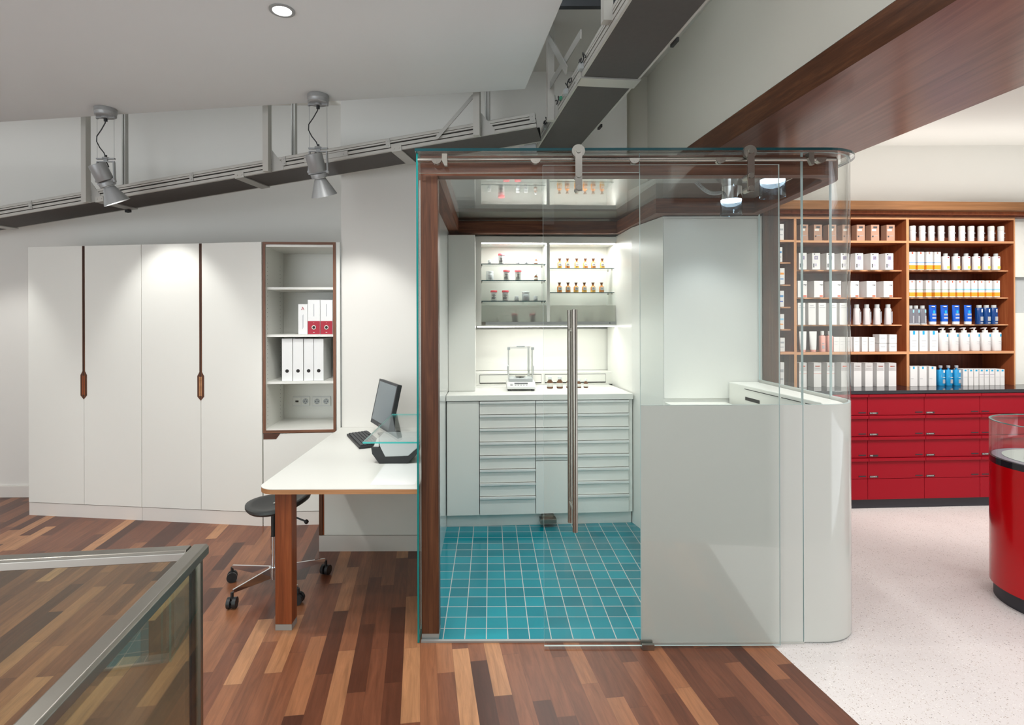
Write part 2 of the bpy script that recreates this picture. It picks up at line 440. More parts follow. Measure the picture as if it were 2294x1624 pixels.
struct(MB().box(-.353,1.25,4.96,5.3,0,2.345).build('wall_booth_back', M['white_cool']))
struct(MB().box(1.034,1.45,4.26,5.3,2.51,3.4).build('wall_recess', M['wall_up']))
b = MB().prism([(1.588-.0876*.4,.4),(1.9,.4),(1.6,5.3),(1.588-.0876*5.3,5.3)], 2.642, 3.4)
struct(b.build('wall_upper_right', M['wall_up']))
DS = 1.4
k_ = DS/1.3
struct(MB().prism([(-6.2,-3),(.94,-3),(.198*k_,3.117*k_),(-6.2,3.117*k_+.1446*(6.2+.198*k_))], H+DS, H+DS+.17).build('ceiling', M['slab']))
struct(MB().prism([(-6.2,2.9),(.25,2.9),(.25,1.0),(1.6,1.0),(1.6,5.3),(-6.2,5.3)],3.4,3.5).build('ceiling_high', M['wall']))  # left open forward for sky light; right strip added to shade upper wall
struct(MB().prism([(1.56,.4),(7.4,.4),(7.4,5.3),(1.3,5.3)], 3.13, 3.23).build('ceiling_shop', M['wall']))
struct(MB().box(1.0,7.4,5.12,5.3,0,3.13).build('wall_shop_back', M['wall']))
struct(MB().box(7.4,7.6,-3,5.3,0,3.2).build('wall_shop_right', M['wall']))
struct(MB().box(-6.2,-6.0,-3,4.81,0,2.83).build('wall_left', M['wall']))
struct(MB().box(-1.4,7.6,-3.2,-3.0,-2.8,4.3).build('wall_front', M['wall_dim']))  # unseen wall, sized and darkened to cut sky reflections in the glass
struct(MB().box(-6.0,-3.66,4.79,4.81,0,.1).build('baseboard_left', M['plinth'], bevel=.003))
# booth walls
struct(MB().box(-.3365,-.3275,2.73,4.95,.004,2.219).build('wall_booth_left', M['white_gloss']))
b = MB().prism([(1.06,4.15),(1.155,3.70),(1.818,3.70),(1.818,4.87),(1.03,4.87)], .004, 2.217)
struct(b.build('wall_booth_right', M['white_cool']))
b = MB().box(1.822,1.935,3.692,4.87,0,2.505)
struct(b.build('trim_1', M['walnut_z']))
b = MB().prism([(.98,4.51),(1.16,3.71),(1.82,3.71),(1.82,4.87),(.98,4.87)], 2.345, 2.505)
struct(b.build('wall_booth_top', M['wall']))
# lacquered wooden soffit beam running from the shop shelves over the booth corner
L1 = lambda y: 1.588 - .0876*y
L2 = lambda y: 2.471 - .094*y
b = MB().prism([(L1(.5),.5),(L2(.5),.5),(L2(4.75),4.75),(L1(4.75),4.75)], 2.51, 2.64, 0, 1)
struct(b.build('trim_2', [M['beam'], M['beam_side']]), 'wide lacquered walnut soffit running overhead from the shop shelving', 'beam')

# ================================================================== THE GLASS BOOTH
cx, cy, rr = 1.575, 2.829, .22
arc = [(cx + rr*math.sin(t), cy - rr*math.cos(t)) for t in [PI/2*i/14 for i in range(15)]]
def arcr(r): return [(cx + r*math.sin(t), cy - r*math.cos(t)) for t in [PI/2*i/14 for i in range(15)]]
# canopy frame ring
outer = [(-.334,2.655),(.6,2.655)] + arcr(.174) + [(1.782,3.69),(1.155,3.69),(1.09,4.5),(-.334,4.5)]
inner = [(-.251,2.722),(.6,2.722)] + arcr(.107) + [(1.722,3.60),(1.079,3.60),(1.015,4.445),(-.251,4.39)]
bx, by = [], []
n = len(outer)
for i in range(n):
    j = (i+1) % n; dx = abs(outer[j][0]-outer[i][0]); dy = abs(outer[j][1]-outer[i][1])
    t = bx if dx >= dy else by
    if not t or t[-1][0] != i-1: t.append([i, MB()])
    t[-1][0] = i; t = t[-1][1]
    q = [outer[i], outer[j], inner[j], inner[i]]
    v = [(p[0],p[1],2.221) for p in q] + [(p[0],p[1],2.3165) for p in q]
    t.add(v, [(0,3,2,1),(4,5,6,7),(0,1,5,4),(2,3,7,6)])
t = thing('canopy_frame', 'walnut frame ring with rounded corner carrying the glass roof of the booth', 'frame', (.7,3.5,2.221))
for _, q in bx: q.move((-.7,-3.5,-2.221)).build('cross_board', M['walnut_x'], t)
for _, q in by: q.move((-.7,-3.5,-2.221)).build('side_board', M['walnut_y'], t)
t = thing('booth_post', 'dark walnut post with metal foot at the booth entrance', 'post', (-.292,2.68,0))
MB().box(-.041,.041,-.04,.04,.03,2.2205).build('post_shaft', M['walnut_z'], t, bevel=.0015)
MB().box(-.041,.041,-.04,.04,.004,.03).build('metal_foot', M['foot_metal'], t)
# roof
ro = [(-.352,2.58),(.6,2.58)] + arcr(.245) + [(1.82,3.685),(1.16,3.70),(1.1,4.5),(-.352,4.5)]
tag(MB().prism(ro, 2.318, 2.3305, 0, 1).move((-.7,-3.5,-2.318)).build('glass_roof', [M['glass_roof'], M['edge_dark']], loc=(.7,3.5,2.318)), 'flat clear glass roof with dark teal edge and rounded corner on the booth', 'glass roof')
Z0, ZF, Z1 = .008, 1.124, 2.314
def pane(name, label, path, th, segs, edge='edge', cat='glass panel', group=None):
    c = path[len(path)//2]
    t = thing(name, label, cat, (c[0], c[1], 0), 0, group)
    for nm, mt, z0, z1 in segs:
        MB().band(path, th, z0, z1, 0, 1, len(path) > 3).move((-c[0], -c[1], 0)).build(nm, [M[mt], M[edge]], t, label='frosted lower half' if nm == 'frosted_pane' else None)
    return t
tag(MB().band([(-.337,2.609),(.704,2.609)], .01, 2.222, Z1, 0, 1).move((0,-2.609,-2.222)).build('transom_glass', [M['glass'], M['edge']], loc=(0,2.609,2.222)), 'narrow clear glass strip over the booth doorway behind the rail', 'glass panel')
pane('fixed_glass_screen', 'fixed flat front glass of the booth, frosted below and clear above', [(.706,2.609),(1.468,2.609)], .012, (('frosted_pane','frost',Z0,ZF),('clear_pane','glass',ZF+.0005,Z1)))
pane('curved_glass_screen', 'curved corner glass of the booth, frosted below and clear above', [(1.4725,2.609)] + arc + [(1.795,2.915)], .012, (('frosted_pane','frost',Z0,ZF),('clear_pane','glass',ZF+.0005,Z1)))
pane('side_glass_screen', 'flat side glass of the booth facing the shop beyond the curved corner', [(1.795,2.918),(1.795,3.688)], .012, (('frosted_pane','frost',Z0,ZF),('clear_pane','glass',ZF+.0005,Z1)))
tag(MB().band([(-.3455,2.612),(-.3455,4.16)], .009, .004, 2.3165, 0, 1).move((.3455,-2.612,0)).build('side_glass_sheet', [M['glass'], M['edge_teal']], loc=(-.3455,2.612,0)), 'tall glass sheet with teal edge between desk and booth post', 'glass panel')
tag(MB().box(-.334,.702,2.616,2.632,.0005,.009).build('threshold_strip', M['foot_metal']), 'thin metal threshold strip between teal tiles and parquet', 'threshold')
tag(MB().box(.706,1.47,2.598,2.603,.0005,.009).build('floor_channel', M['alu_dull']), 'slim metal channel under the frosted front glass', 'channel')
# sliding door
dz = 2.572
t = thing('sliding_glass_door', 'frameless sliding glass door hung from the steel rail of the booth', 'door', (.8,dz,0))
x0, x1 = XA(1217,dz), XA(1745.5,dz)
MB().band([(x0-.8,0),(x1-.8,0)], .01, .012, 2.248, 0, 1).build('door_pane', [M['glass'], M['edge']], t)
hx = XA(1287,2.5)-.8
h = MB().cyl((hx,-.075,.57),(hx,-.075,1.575),.0125,20).build('door_handle', M['steel'], t, label='tall round steel pull bar')
MB().cyl((hx,.082,.556),(hx,.082,1.575),.0125,20).cyl((hx,-.075,.66),(hx,.082,.66),.008).cyl((hx,-.075,1.48),(hx,.082,1.48),.008).build('inner_bar', M['steel'], h)
for px in (1296, 1679):
    hx = XA(px, 2.545) - .8
    z = ZA(px, 339, 2.545)
    hg = MB().box(hx-.0155,hx+.0155,-.049,-.042,z-.185,z+.005).build('hanger', M['steel'], t)
    MB().cyl((hx,-.0415,z),(hx,-.0225,z),.03,24).cyl((hx,-.054,z),(hx,-.0415,z),.012,18).build('roller', M['steel_dark'], hg)
    for dzz in (.112,.17): MB().cyl((hx,-.054,z-dzz),(hx,.016,z-dzz),.0125,18).build('clamp_bolt', M['steel_dark'], hg)
# rail
zr = ZA(1200, 359.5, 2.575)
xa, xb = XA(938,2.575)+.0, XA(1869,2.575)
t = thing('door_rail', 'round steel rail carrying the sliding door across the booth front', 'rail', (.7,2.575,zr))
MB().cyl((xa-.7,-.012,0),(xb-.7,-.012,0),.0105,16).build('rail_tube', M['steel'], t)
for px in (980,1200,1420,1612,1835):
    x = XA(px,2.575)-.7
    pr = [(x+.024*math.cos(a), .0, .004+.024*math.sin(a)) for a in [PI + PI*k/10 for k in range(11)]]
    MB().extr([(p[0], -.024, p[2]) for p in pr], (0,.0275,0)).cyl((x,-.0255,-.009),(x,-.024,-.009),.0035).build('rail_clamp', M['steel'], t)
for px in (998,1811):
    x = XA(px,2.575)-.7
    MB().box(x-.012,x+.012,-.03,.002,-.006,.026).extr([(x-.012,-.03,-.006),(x+.013,-.03,-.006),(x+.013,-.03,-.03),(x,-.03,-.03)], (0,.02,0)).build('door_stop', M['steel_dark'], t)
x = XA(1448,2.57)
tag(MB().box(-.028,.028,-.022,-.008,0,.026).box(-.028,.028,.008,.02,0,.026).box(-.028,.028,-.008,.008,0,.006).build('door_guide', M['steel_dark'], loc=(x,2.572,.0005), bevel=.0015), 'small steel floor guide clipped on the bottom edge of the sliding door', 'door guide')
# low white ledge by the curved glass
led = [(1.60,2.645)] + [(cx+.196*math.sin(a), cy-.196*math.cos(a)) for a in [PI/2*(.15+.85*i/10) for i in range(11)]] + [(1.775,3.685),(1.588,3.685),(1.654,2.77)]
t = thing('booth_ledge', 'low white ledge with slots inside the curved glass corner', 'ledge', (1.7,3.1,.004))
MB().prism(led, 0, 1.106).move((-1.7,-3.1,0)).build('ledge_body', M['white'], t, bevel=.004)
e1 = Vector((-.066,.915,0)).normalized(); e2 = Vector((-e1.y, e1.x, 0)); o = Vector((1.654-1.7,2.77-3.1,0)); ez = Vector((0,0,1))
b = MB()
for a0, a1 in ((.03,.12),(.145,.33),(.36,.72)): b.fbox(o, e1, e2, ez, (a0,a1), (0,.0015), (1.082,1.086))
b.fbox(o, e1, e2, ez, (.55,.71), (0,.002), (1.015,1.036))
b.build('slot', M['gap'], t)
tag(MB().box(-.2,.2,-.25,.245,0,.973).build('side_cabinet', M['white'], loc=(1.36,3.44,.0045)), 'low white cabinet below the big white panel behind the frosted glass', 'cabinet')
# big white panel on the booth wall
tag(MB().box(-.326,.326,-.006,0,0,1.2).build('blank_wall_board', M['white_cool'], loc=(1.485,3.6995,1.0)), 'large blank white panel beside the walnut upright behind the glass', 'panel')
# lamps under the roof
def booth_lamp(x, y, label):
    t = thing('booth_downlight', label, 'lamp', (x,y,2.317), 0, 'booth lamps under the glass roof')
    MB().lathe([(.061,0),(.061,-.075)]).build('lamp_body', M['chrome'], t)
    MB().lathe([(.062,-.072),(.062,-.165),(.0595,-.165),(.0595,-.072)], n=28, caps=False).build('glass_ring', M['glass_bluish'], t)
    MB().lathe([(.0585,-.0765),(.057,-.084),(.0001,-.086)], caps=False).build('diffuser', M['lampglow'], t)
    return t
booth_lamp(1.443,3.31,'chrome and glass lamp with coiled cable under the booth roof')
booth_lamp(1.446,2.83,'chrome and glass lamp under the booth roof close to the rail')
pts = []
A0, A1 = Vector((1.378,3.30,2.285)), Vector((1.16,3.11,2.30)); D = A1 - A0
for i in range(241):
    f = i/240; p = A0 + D*f + Vector((0,0,-.028*math.sin(PI*f))); a = 2*PI*22*f
    s = D.normalized().cross(Vector((0,0,1)))
    pts.append(p + s*.009*math.cos(a) + Vector((0,0,1))*.009*math.sin(a))
tag(MB().tube(pts, .0026, 5).build('coiled_cable', M['grey']), 'grey coiled cable leading to the lamp under the booth roof', 'cable')

# ================================================================== BOOTH BACK CABINETS
B = Frame((-.332,4.071), math.atan2(.081,1.392))
BO = (B.o.x, B.o.y, 0)
u0 = .006; c1 = B.u(1073.2,-.04); c2 = B.u(1199,-.04); c3 = B.u(1277,-.04); c4 = B.u(1408.2,-.04); c5 = B.u(1417.6,-.04)-.004
zt = .934
sk = math.tan(B.a)
tag(MB().prism([(u0,0),(c5,0),(c5-.0,.45),(u0+sk*.5,.45)],.0045,.096).build('cabinet_plinth', M['white_cool'], loc=BO, rz=B.a), 'white recessed plinth under the booth cabinets along the teal tiles', 'plinth')
tag(MB().prism([(u0-.002,-.052),(c5+.002,-.052),(c5-.02,.77),(u0+sk*.82,.77)],.9365,.978).build('worktop', M['white_cool'], loc=BO, rz=B.a, bevel=.002), 'long white worktop over the booth drawers carrying the balance', 'worktop')
def base_unit(label, a, b_, fronts):
    t = thing('base_cabinet', label, 'cabinet', tuple(B.P(a,0,0)), B.a, 'booth base cabinets')
    w = b_ - a
    MB().prism([(.001,-.018),(w-.001,-.018),(w-.001,.45),(.001+(sk*.5 if a < .1 else 0),.45)],.0975,zt).build('carcass', M['white_cool'], t)
    MB().box(.001,w-.001,-.0195,-.0182,.0975,zt).build('shadow_gap', M['gap'], t)
    for kind, z0, z1 in fronts:
        d = MB().box(.0025,w-.0025,-.04,-.02,z0+.002,z1-.0025).build(kind, M['white_cool'], t)
        if kind == 'drawer':
            MB().extr([(.0025,-.0401,z1-.0025),(.0025,-.054,z1-.0025),(.0025,-.054,z1-.017),(.0025,-.0401,z1-.024)], (w-.005,0,0)).build('grip', M['lightgrey'], d)
    return t
hs = [zt - .1*i for i in range(8)]
dr8 = [('drawer', hs[i+1] if i < 7 else .0975, hs[i]) for i in range(8)]
base_unit('plain white tall door cabinet beside the gloss booth wall', u0, c1, [('door',.0975,zt)])
base_unit('white eight drawer cabinet below the balance', c1, c2, dr8)
t = base_unit('white cabinet with drawers above a plain door and foot pedal', c2, c3, dr8[:4] + [('drawer',hs[5]+.055,hs[4]),('door',.0975,hs[5]+.055)])
MB().box(.03,.15,-.07,.0-.0,.035,.066).box(.045,.135,-.03,-.001,.066,.09).build('foot_pedal', M['steel_dark'], t, bevel=.002)
base_unit('white eight drawer cabinet next to the frosted glass', c3, c4, dr8)
tag(MB().box(c4+.001,c5,-.03,.5,.0975,zt).build('filler_strip', M['white_cool'], loc=BO, rz=B.a), 'narrow white filler strip between last drawers and booth wall', 'filler')
# tall white cabinet standing on the worktop
xr = XA(1064.5,4.26)
tag(MB().box(0,xr+.326,0,.2,0,1.205).build('tall_cabinet', M['white_cool'], loc=(-.3265,4.262,.979), bevel=.002), 'closed tall white cabinet standing on the worktop beside the gloss wall', 'cabinet')
# drawer box at the back of the worktop
w0 = .56; ua, ub = B.u(1066,w0), B.u(1372,w0)
t = thing('worktop_drawer_box', 'low white box with two flat drawers at the back of the worktop', 'drawer box', tuple(B.P(ua,w0,.979)), B.a)
MB().box(0,ub-ua,0,.2,0,.103).build('box_body', M['white'], t, bevel=.002)
for xa_, xb_ in ((1074,1212.5),(1220,1356.5)):
    a, c = B.u(xa_,w0)-ua, B.u(xb_,w0)-ua
    MB().box(a,c,-.0015,-.0002,.012,.088).build('gap', M['gap'], t)
    MB().box(a+.003,c-.003,-.005,-.0016,.021,.084).build('drawer', M['white'], t)
tag(MB().box(0,.003,-.003,0,0,.34).build('panel_joint', M['gap'], loc=tuple(B.P(B.u(1361,.76),.735,1.09))), 'thin dark joint line in the white splashback', 'joint')
tag(MB().box(0,ub-ua+.02,0,.02,0,.36).build('splashback', M['white'], loc=tuple(B.P(ua,.745,1.085)), rz=B.a), 'bright white splashback above the worktop behind the balance', 'splashback')
# wall display cabinet
w1 = .43; UA, UB = B.u(1064,w1)+.006, B.u(1395,w1)
zb, ztp = B.h(1230,730,w1), 2.212
t = thing('display_cabinet', 'lit white wall cabinet with glass shelves for jars and amber bottles', 'cabinet', tuple(B.P(UA,w1,zb)), B.a)
ga, gb = B.u(1078.5,w1)-UA, B.u(1380.5,w1)-UA; da, db = B.u(1225.5,w1)-UA, B.u(1232,w1)-UA
Wd = UB-UA; Hh = ztp-zb; oz0 = .036; oz1 = B.h(1230,543.5,w1)-zb
b = MB().box(0,ga,0,.31,0,Hh).box(gb,Wd,0,.31,0,Hh).box(ga,gb,0,.31,oz1,Hh).box(ga,gb,0,.31,0,.012)
b.build('carcass', M['white_cool'], t)
MB().box(ga,gb,.29,.309,.0121,oz1-.0001).build('back_panel', M['white'], t)
MB().box(da,db,0,.289,.0121,oz1-.0001).build('divider', M['white_cool'], t)
MB().box(ga,gb,-.004,.012,.0122,oz0).build('sliding_track', M['alu_paint'], t)
MB().box(ga+.0,ga+.033,-.007,-.0041,.011,oz0+.001).build('lock', M['steel_dark'], t)
MB().cyl((gb-.055,-.007,.024),(gb-.055,-.0041,.024),.005).build('lock_cylinder', M['gap'], t)
for a, c in ((ga+.004,da-.004),(db+.004,gb-.004)):
    MB().box(a,c,.02,.05,oz1-.004,oz1-.0005).build('led_strip', M['led'], t)
MB().box(.012,Wd-.01,.01,.028,-.0075,-.0005).build('led_strip', M['led'], t)
def gsh(px0, px1, y, a, c):
    z = B.h((px0+px1)/2, y, w1+.05) - zb
    MB().box(a+.001,c-.001,.05,.285,z-.006,z,0).build('glass_shelf', [M['glass_ledge']], t)
    MB().box(a+.001,c-.001,.0485,.0499,z-.006,z).build('shelf_edge', M['edge_dark'], t)
    for q in (a+.004, c-.012):
        MB().box(q,q+.008,.09,.098,z-.016,z-.0065).box(q,q+.008,.22,.228,z-.016,z-.0065).build('shelf_bracket', M['steel'], t)
    return z + zb
ZS = {}
for k, y in (('A',590.4),('B',627.4),('C',673.6)): ZS[k] = gsh(1078,1226,y,ga,da)
for k, y in (('D',599.3),('E',653.7)): ZS[k] = gsh(1232,1380,y,db,gb)
zf = B.h(1300,683,w1+.02)-zb
for a, c in ((ga+.002,da-.002),(db+.002,gb-.002)):
    MB().box(a,c,.014,.018,oz0-.02,zf).build('frosted_flap', M['frost_band'], t)
# ---- jars and bottles of the booth
def jar_red(lab, grp):
    t = thing('ointment_jar', lab, 'jar', (0,0,0), 0, grp)
    MB().lathe([(.0225,0),(.0238,.002),(.0245,.072)]).build('jar_body', M['jar'], t)
    MB().lathe([(.0285,.0725),(.0285,.086),(.026,.089)]).build('lid', M['lid_red'], t)
    MB().lathe([(.0243,.008),(.0251,.058)], caps=False).build('paper_label', M['label'], t)
    b = MB()
    for k, (z, w_) in enumerate(((.05,.014),(.044,.016),(.034,.01),(.028,.015),(.022,.013),(.016,.014))): b.box(-w_,w_ if k % 2 else w_*.6,-.0262,-.0247,z,z+.0025)
    b.box(-.019,-.016,-.0235,-.021,.012,.03)
    b.build('print', M['ink'], t); return t
def jar_small(lab, grp, s=1.0):
    t = thing('small_jar', lab, 'jar', (0,0,0), 0, grp)
    MB().lathe([(.016*s,0),(.0175*s,.002*s),(.0175*s,.024*s),(.015*s,.03*s)]).build('jar_body', M['jar_clear'], t)
    MB().lathe([(.0165*s,.0305*s),(.0165*s,.041*s),(.0155*s,.0425*s)]).build('lid', M['jar'], t)
    MB().box(-.008*s,.006*s,-.019*s,-.0176*s,.008*s,.0105*s).box(-.002*s,.009*s,-.019*s,-.0176*s,.013*s,.02*s).build('print', M['ink_soft'], t); return t
def jar_big(lab, grp):
    t = thing('wide_jar', lab, 'jar', (0,0,0), 0, grp)
    MB().lathe([(.030,0),(.032,.003),(.032,.055),(.029,.06)]).build('jar_body', M['jar_clear'], t)
    MB().lathe([(.031,.0605),(.031,.076),(.029,.078)]).build('lid', M['jar'], t)
    b = MB()
    for z in (.012,.018,.026,.034,.042): b.box(-.018,.018,-.0335,-.0322,z,z+.002)
    b.build('print', M['ink_soft'], t); return t
def vial(lab, grp, s=1.0, big=False):
    t = thing('brown_bottle', lab, 'bottle', (0,0,0), 0, grp)
    MB().lathe([(.0135*s,0),(.0155*s,.002*s),(.0155*s,.03*s),(.008*s,.041*s),(.008*s,.044*s)]).build('bottle_body', M['brown'], t)
    MB().lathe([(.0095*s,.0443*s),(.0095*s,.056*s),(.007*s,.058*s)]).build('cap', M['jar'], t)
    MB().lathe([(.0158*s,.009*s),(.0158*s,.027*s)], caps=False).build('paper_label', M['label'], t); return t
def amber(lab, grp, k=0):
    t = thing('apothecary_bottle', lab, 'bottle', (0,0,0), 0, grp)
    MB().lathe([(.019,0),(.0205,.0015),(.0205,.045),(.016,.052),(.0085,.056),(.0085,.064),(.0115,.066)]).build('bottle_body', M['amber'], t)
    MB().lathe([(.0075,.0663),(.010,.074),(.0145,.082),(.0145,.084)]).build('stopper', M['brown'], t)
    MB().lathe([(.0208,.0015),(.0208,.018)], caps=False).build('filling', M['honey' if k in (0,2,5,8,9,10) else 'amber'], t)
    MB().box(-.0155,.0155,-.0218,-.0208,.019,.044).build('label_rim', M['ink'], t)
    MB().box(-.014,.014,-.0222,-.0219,.0205,.0425).build('paper_label', M['label'], t)
    MB().box(-.010,.010,-.0226,-.0223,.028,.0325).box(-.003,.003,-.0226,-.0223,.036,.039).build('print', M['ink'], t); return t
wj = w1 + .11
def put(o, px, z, w=None):
    w = wj if w is None else w
    o.location = B.P(B.u(px, w), w, z + .0006); o.rotation_euler = (0,0,B.a + math.radians(R.uniform(-4,4)))
G1 = 'jars and vials on the glass shelves'
put(jar_small('smallest white jar alone at the end of the top glass shelf', G1, .9), 1097, ZS['A'])
r0 = jar_red('tall white jar with red lid on the top glass shelf', G1); put(r0, 1123.9, ZS['A'])
s0 = jar_small('small milky jar in the middle of the top glass shelf', G1); put(s0, 1161, ZS['A'])
put(dup(s0,(0,0,0),0,'small milky jar just before the brown bottle on the top glass shelf'), 1179.2, ZS['A'])
v0 = vial('brown bottle with white cap on the top glass shelf', G1); put(v0, 1200.7, ZS['A'])
b0 = jar_big('wide milky jar with printed lines on the middle glass shelf', G1); put(b0, 1097.5, ZS['B'])
put(dup(r0,(0,0,0),0,'red lidded jar beside the wide jar on the middle glass shelf'), 1135.3, ZS['B'])
put(dup(r0,(0,0,0),0,'red lidded jar between red lidded jar and brown bottle, middle glass shelf'), 1161, ZS['B'])
put(dup(v0,(0,0,0),0,'brown bottle with white cap on the middle glass shelf'), 1201, ZS['B'])
put(dup(r0,(0,0,0),0,'outer red lidded jar at the start of the lowest jar shelf'), 1106.5, ZS['C'])
put(dup(r0,(0,0,0),0,'inner red lidded jar next to a small jar on the lowest jar shelf'), 1132.3, ZS['C'])
put(dup(s0,(0,0,0),0,'small milky jar between red lid and wide jar on the lowest jar shelf'), 1157.5, ZS['C'])
put(dup(b0,(0,0,0),0,'wide milky jar between two small jars on the lowest jar shelf'), 1178, ZS['C'])
put(dup(s0,(0,0,0),0,'small milky jar at the divider end of the lowest jar shelf'), 1200, ZS['C'])
G2 = 'amber apothecary bottles in the lit cabinet'
for row, y, xs in (('upper','D',(1254.2,1271.7,1292.4,1311.7,1329.6,1349.6)), ('lower','E',(1253.5,1272.7,1290.6,1309.3,1328.6,1347.8))):
    for i, px in enumerate(xs):
        put(amber(f'{ORD[i]} amber stoppered bottle from the left on the {row} glass shelf', G2, i + (6 if row == 'lower' else 0)), px, ZS[y])
zc = zb + .013
G3 = 'blurred items behind the frosted flaps'
for i, px in enumerate((1254,1284,1314,1344)):
    put(dup(v0,(0,0,0),0,f'{ORD[i]} blurred bottle from the left behind the frosted flap under amber bottles',G3), px, zc, w1+.05)
put(dup(v0,(0,0,0),0,'blurred thin bottle behind the frosted flap under the jars',G3), 1114, zc, w1+.05)
put(dup(r0,(0,0,0),0,'blurred pinkish wide jar in the middle behind the frosted flap',G3), 1153, zc, w1+.05)
put(dup(r0,(0,0,0),0,'blurred jar beside the divider behind the frosted flap',G3), 1193, zc, w1+.05)
G4 = 'small bottles on the booth worktop'
wz = .9786
for px, s, lab in ((1231.6,1.62,'brown bottle with blank white label nearest the balance on the worktop'),(1253.5,1.62,'dark bottle with white label, second from the balance on the worktop'),(1275,1.62,'dark bottle half hidden by the door handle on the worktop'),(1296.4,1.2,'small brown bottle just past the door handle on the worktop'),(1312,1.2,'small brown bottle standing last in the row on the worktop')):
    v = vial(lab, G4, s); w = .315 if s > 1.3 else .33
    v.location = B.P(B.u(px, w), w, wz); v.rotation_euler = (0,0,B.a)
# ---- analytical balance
t = thing('balance', 'white precision balance with glass draft shield on the booth worktop', 'balance', tuple(B.P(B.u(1167,.18),.16,.9788)), B.a - .06)
MB().extr([(-.112,0,.012),(-.112,0,.03),(-.112,.075,.062),(-.112,.3,.062),(-.112,.3,.012)], (.224,0,0)).build('balance_base', M['lightgrey'], t, bevel=.006)
for fx in (-.09,.09): MB().cyl((fx,.03,0),(fx,.03,.012),.014).cyl((fx,.27,0),(fx,.27,.012),.014).build('foot', M['anthracite'], t)
MB().box(-.094,.094,.085,.27,.0622,.086).build('chamber_floor', M['grey'], t, bevel=.002)
sl = math.atan2(.032,.075)
ex, ey, ez_ = Vector((1,0,0)), Vector((0,math.cos(sl),math.sin(sl))), Vector((0,-math.sin(sl),math.cos(sl)))
MB().fbox((0,.0,.0302), ex, ey, ez_, (-.052,.052),(.045,.066),(.0002,.0012)).build('display', M['anthracite'], t)
b = MB()
for k in range(5): b.fbox((0,0,.0302), ex, ey, ez_, (-.05+.0215*k,-.038+.0215*k),(.026,.032),(.0002,.0016))
b.fbox((0,0,.0302), ex, ey, ez_, (-.085,-.066),(.024,.03),(.0002,.0016)).fbox((0,0,.0302), ex, ey, ez_, (-.085,-.066),(.042,.045),(.0002,.0016))
b.build('button', M['ink'], t)
MB().lathe([(.04,0),(.043,.002),(.043,.005)], (0,.175,.095)).cyl((0,.175,.0862),(0,.175,.0952),.008).build('weighing_pan', M['steel'], t)
x, zt2 = .094, .33
gl = MB().box(-x,x,.085,.088,.087,zt2-.004).box(-x,-x+.003,.089,.262,.087,zt2-.004).box(x-.003,x,.089,.262,.087,zt2-.004).build('draft_shield', M['glass'], t)
b = MB()
for sx in (-1,1):
    for yy in (.083,.264): b.box(sx*(x+.001)-.0025,sx*(x+.001)+.0025,yy,yy+.006,.087,zt2)
b.box(-x,x,.083,.09,zt2-.006,zt2).box(-x,x,.262,.27,zt2-.006,zt2).box(x-.03,x-.012,.262,.268,.087,zt2).build('shield_frame', M['lightgrey'], gl)
b = MB()
for sx in (-1,1): b.box(sx*x-.011,sx*x+.011,.08,.095,zt2-.018,zt2+.004)
b.box(-.032,.032,.08,.12,zt2+.0045,zt2+.014)
for sx in (-1,1): b.box(sx*(x+.006)-.004,sx*(x+.006)+.005,.09,.2,.12,.185)
b.build('shield_handle', M['grey'], gl, bevel=.002)

# ================================================================== WARDROBES AND OPEN SHELF (far side)
K = Frame((-3.646,4.357), math.atan2(4.105-4.357, -1.694+3.646))
KE = 1.964; zp = .101; ztop = 2.113
du = [0, K.u(187.5), K.u(316.5), K.u(449.5), KE-.001]
for i, lab in ((0,'white two-door wardrobe with walnut grip beside the bare wall'),(2,'white two-door wardrobe with walnut grip next to the open shelf')):
    a, m_, c = du[i], du[i+1], du[i+2]
    t = thing('wardrobe', lab, 'wardrobe', tuple(K.P(a,0,0)), K.a, 'white wardrobes along the far wall')
    w = c - a; bk = .42 if i == 0 else .36
    e = .0 if i == 0 else .21
    MB().prism([(.002,.022),(w-.003-e*.022,.022),(w-.003-e*bk,bk),(.002,bk)], .105, ztop).build('wardrobe_body', M['white'], t)
    MB().box(.004,w-.008,.0185,.0215,.103,ztop).build('shadow_gap', M['gap'], t)
    MB().prism([(.001,.004),(w-.001-e*.004,.004),(w-.001-e*.12,.12),(.001,.12)],0,zp-.002).build('plinth', M['plinth'], t)
    for p, q in ((0.0,m_-a),(m_-a,w)):
        MB().box(p+.0015,q-.0015,0,.018,zp+.002,ztop).build('door', M['white'], t, bevel=.0012)
    zg1, zg0 = K.h(187.5,835,0), K.h(187.5,898,0)
    if i: zg1, zg0 = K.h(449.5,836,0), K.h(449.5,900,0)
    m = m_ - a
    pts = [(m-.01,-.003,ztop-.002),(m-.01,-.003,zg1),(m-.027,-.003,zg1-.03),(m-.027,-.003,zg0+.03),(m,-.003,zg0),(m+.027,-.003,zg0+.03),(m+.027,-.003,zg1-.03),(m+.01,-.003,zg1),(m+.01,-.003,ztop-.002)]
    g = MB().extr(pts, (0,.0028,0)).build('walnut_grip', M['walnut_z'], t)
    MB().box(m-.0015,m+.0015,-.0045,-.0031,zg0+.01,ztop-.002).build('grip_groove', M['gap'], g)
    MB().box(m-.012,m-.0016,-.0045,-.0031,zg0+.035,zg1-.035).box(m+.0016,m+.012,-.0045,-.0031,zg0+.035,zg1-.035).build('grip_face', M['oak'] if i else M['walnut_desk'], g)
Q = Frame((-1.692,4.105), math.atan2(.028,.4)); QE = Q.u(752.5)
zq = Q.h(660,971,0)
t = thing('open_shelf_unit', 'tall open shelf unit framed in walnut between wardrobe and white wall', 'shelf unit', tuple(Q.P(0,0,0)), Q.a)
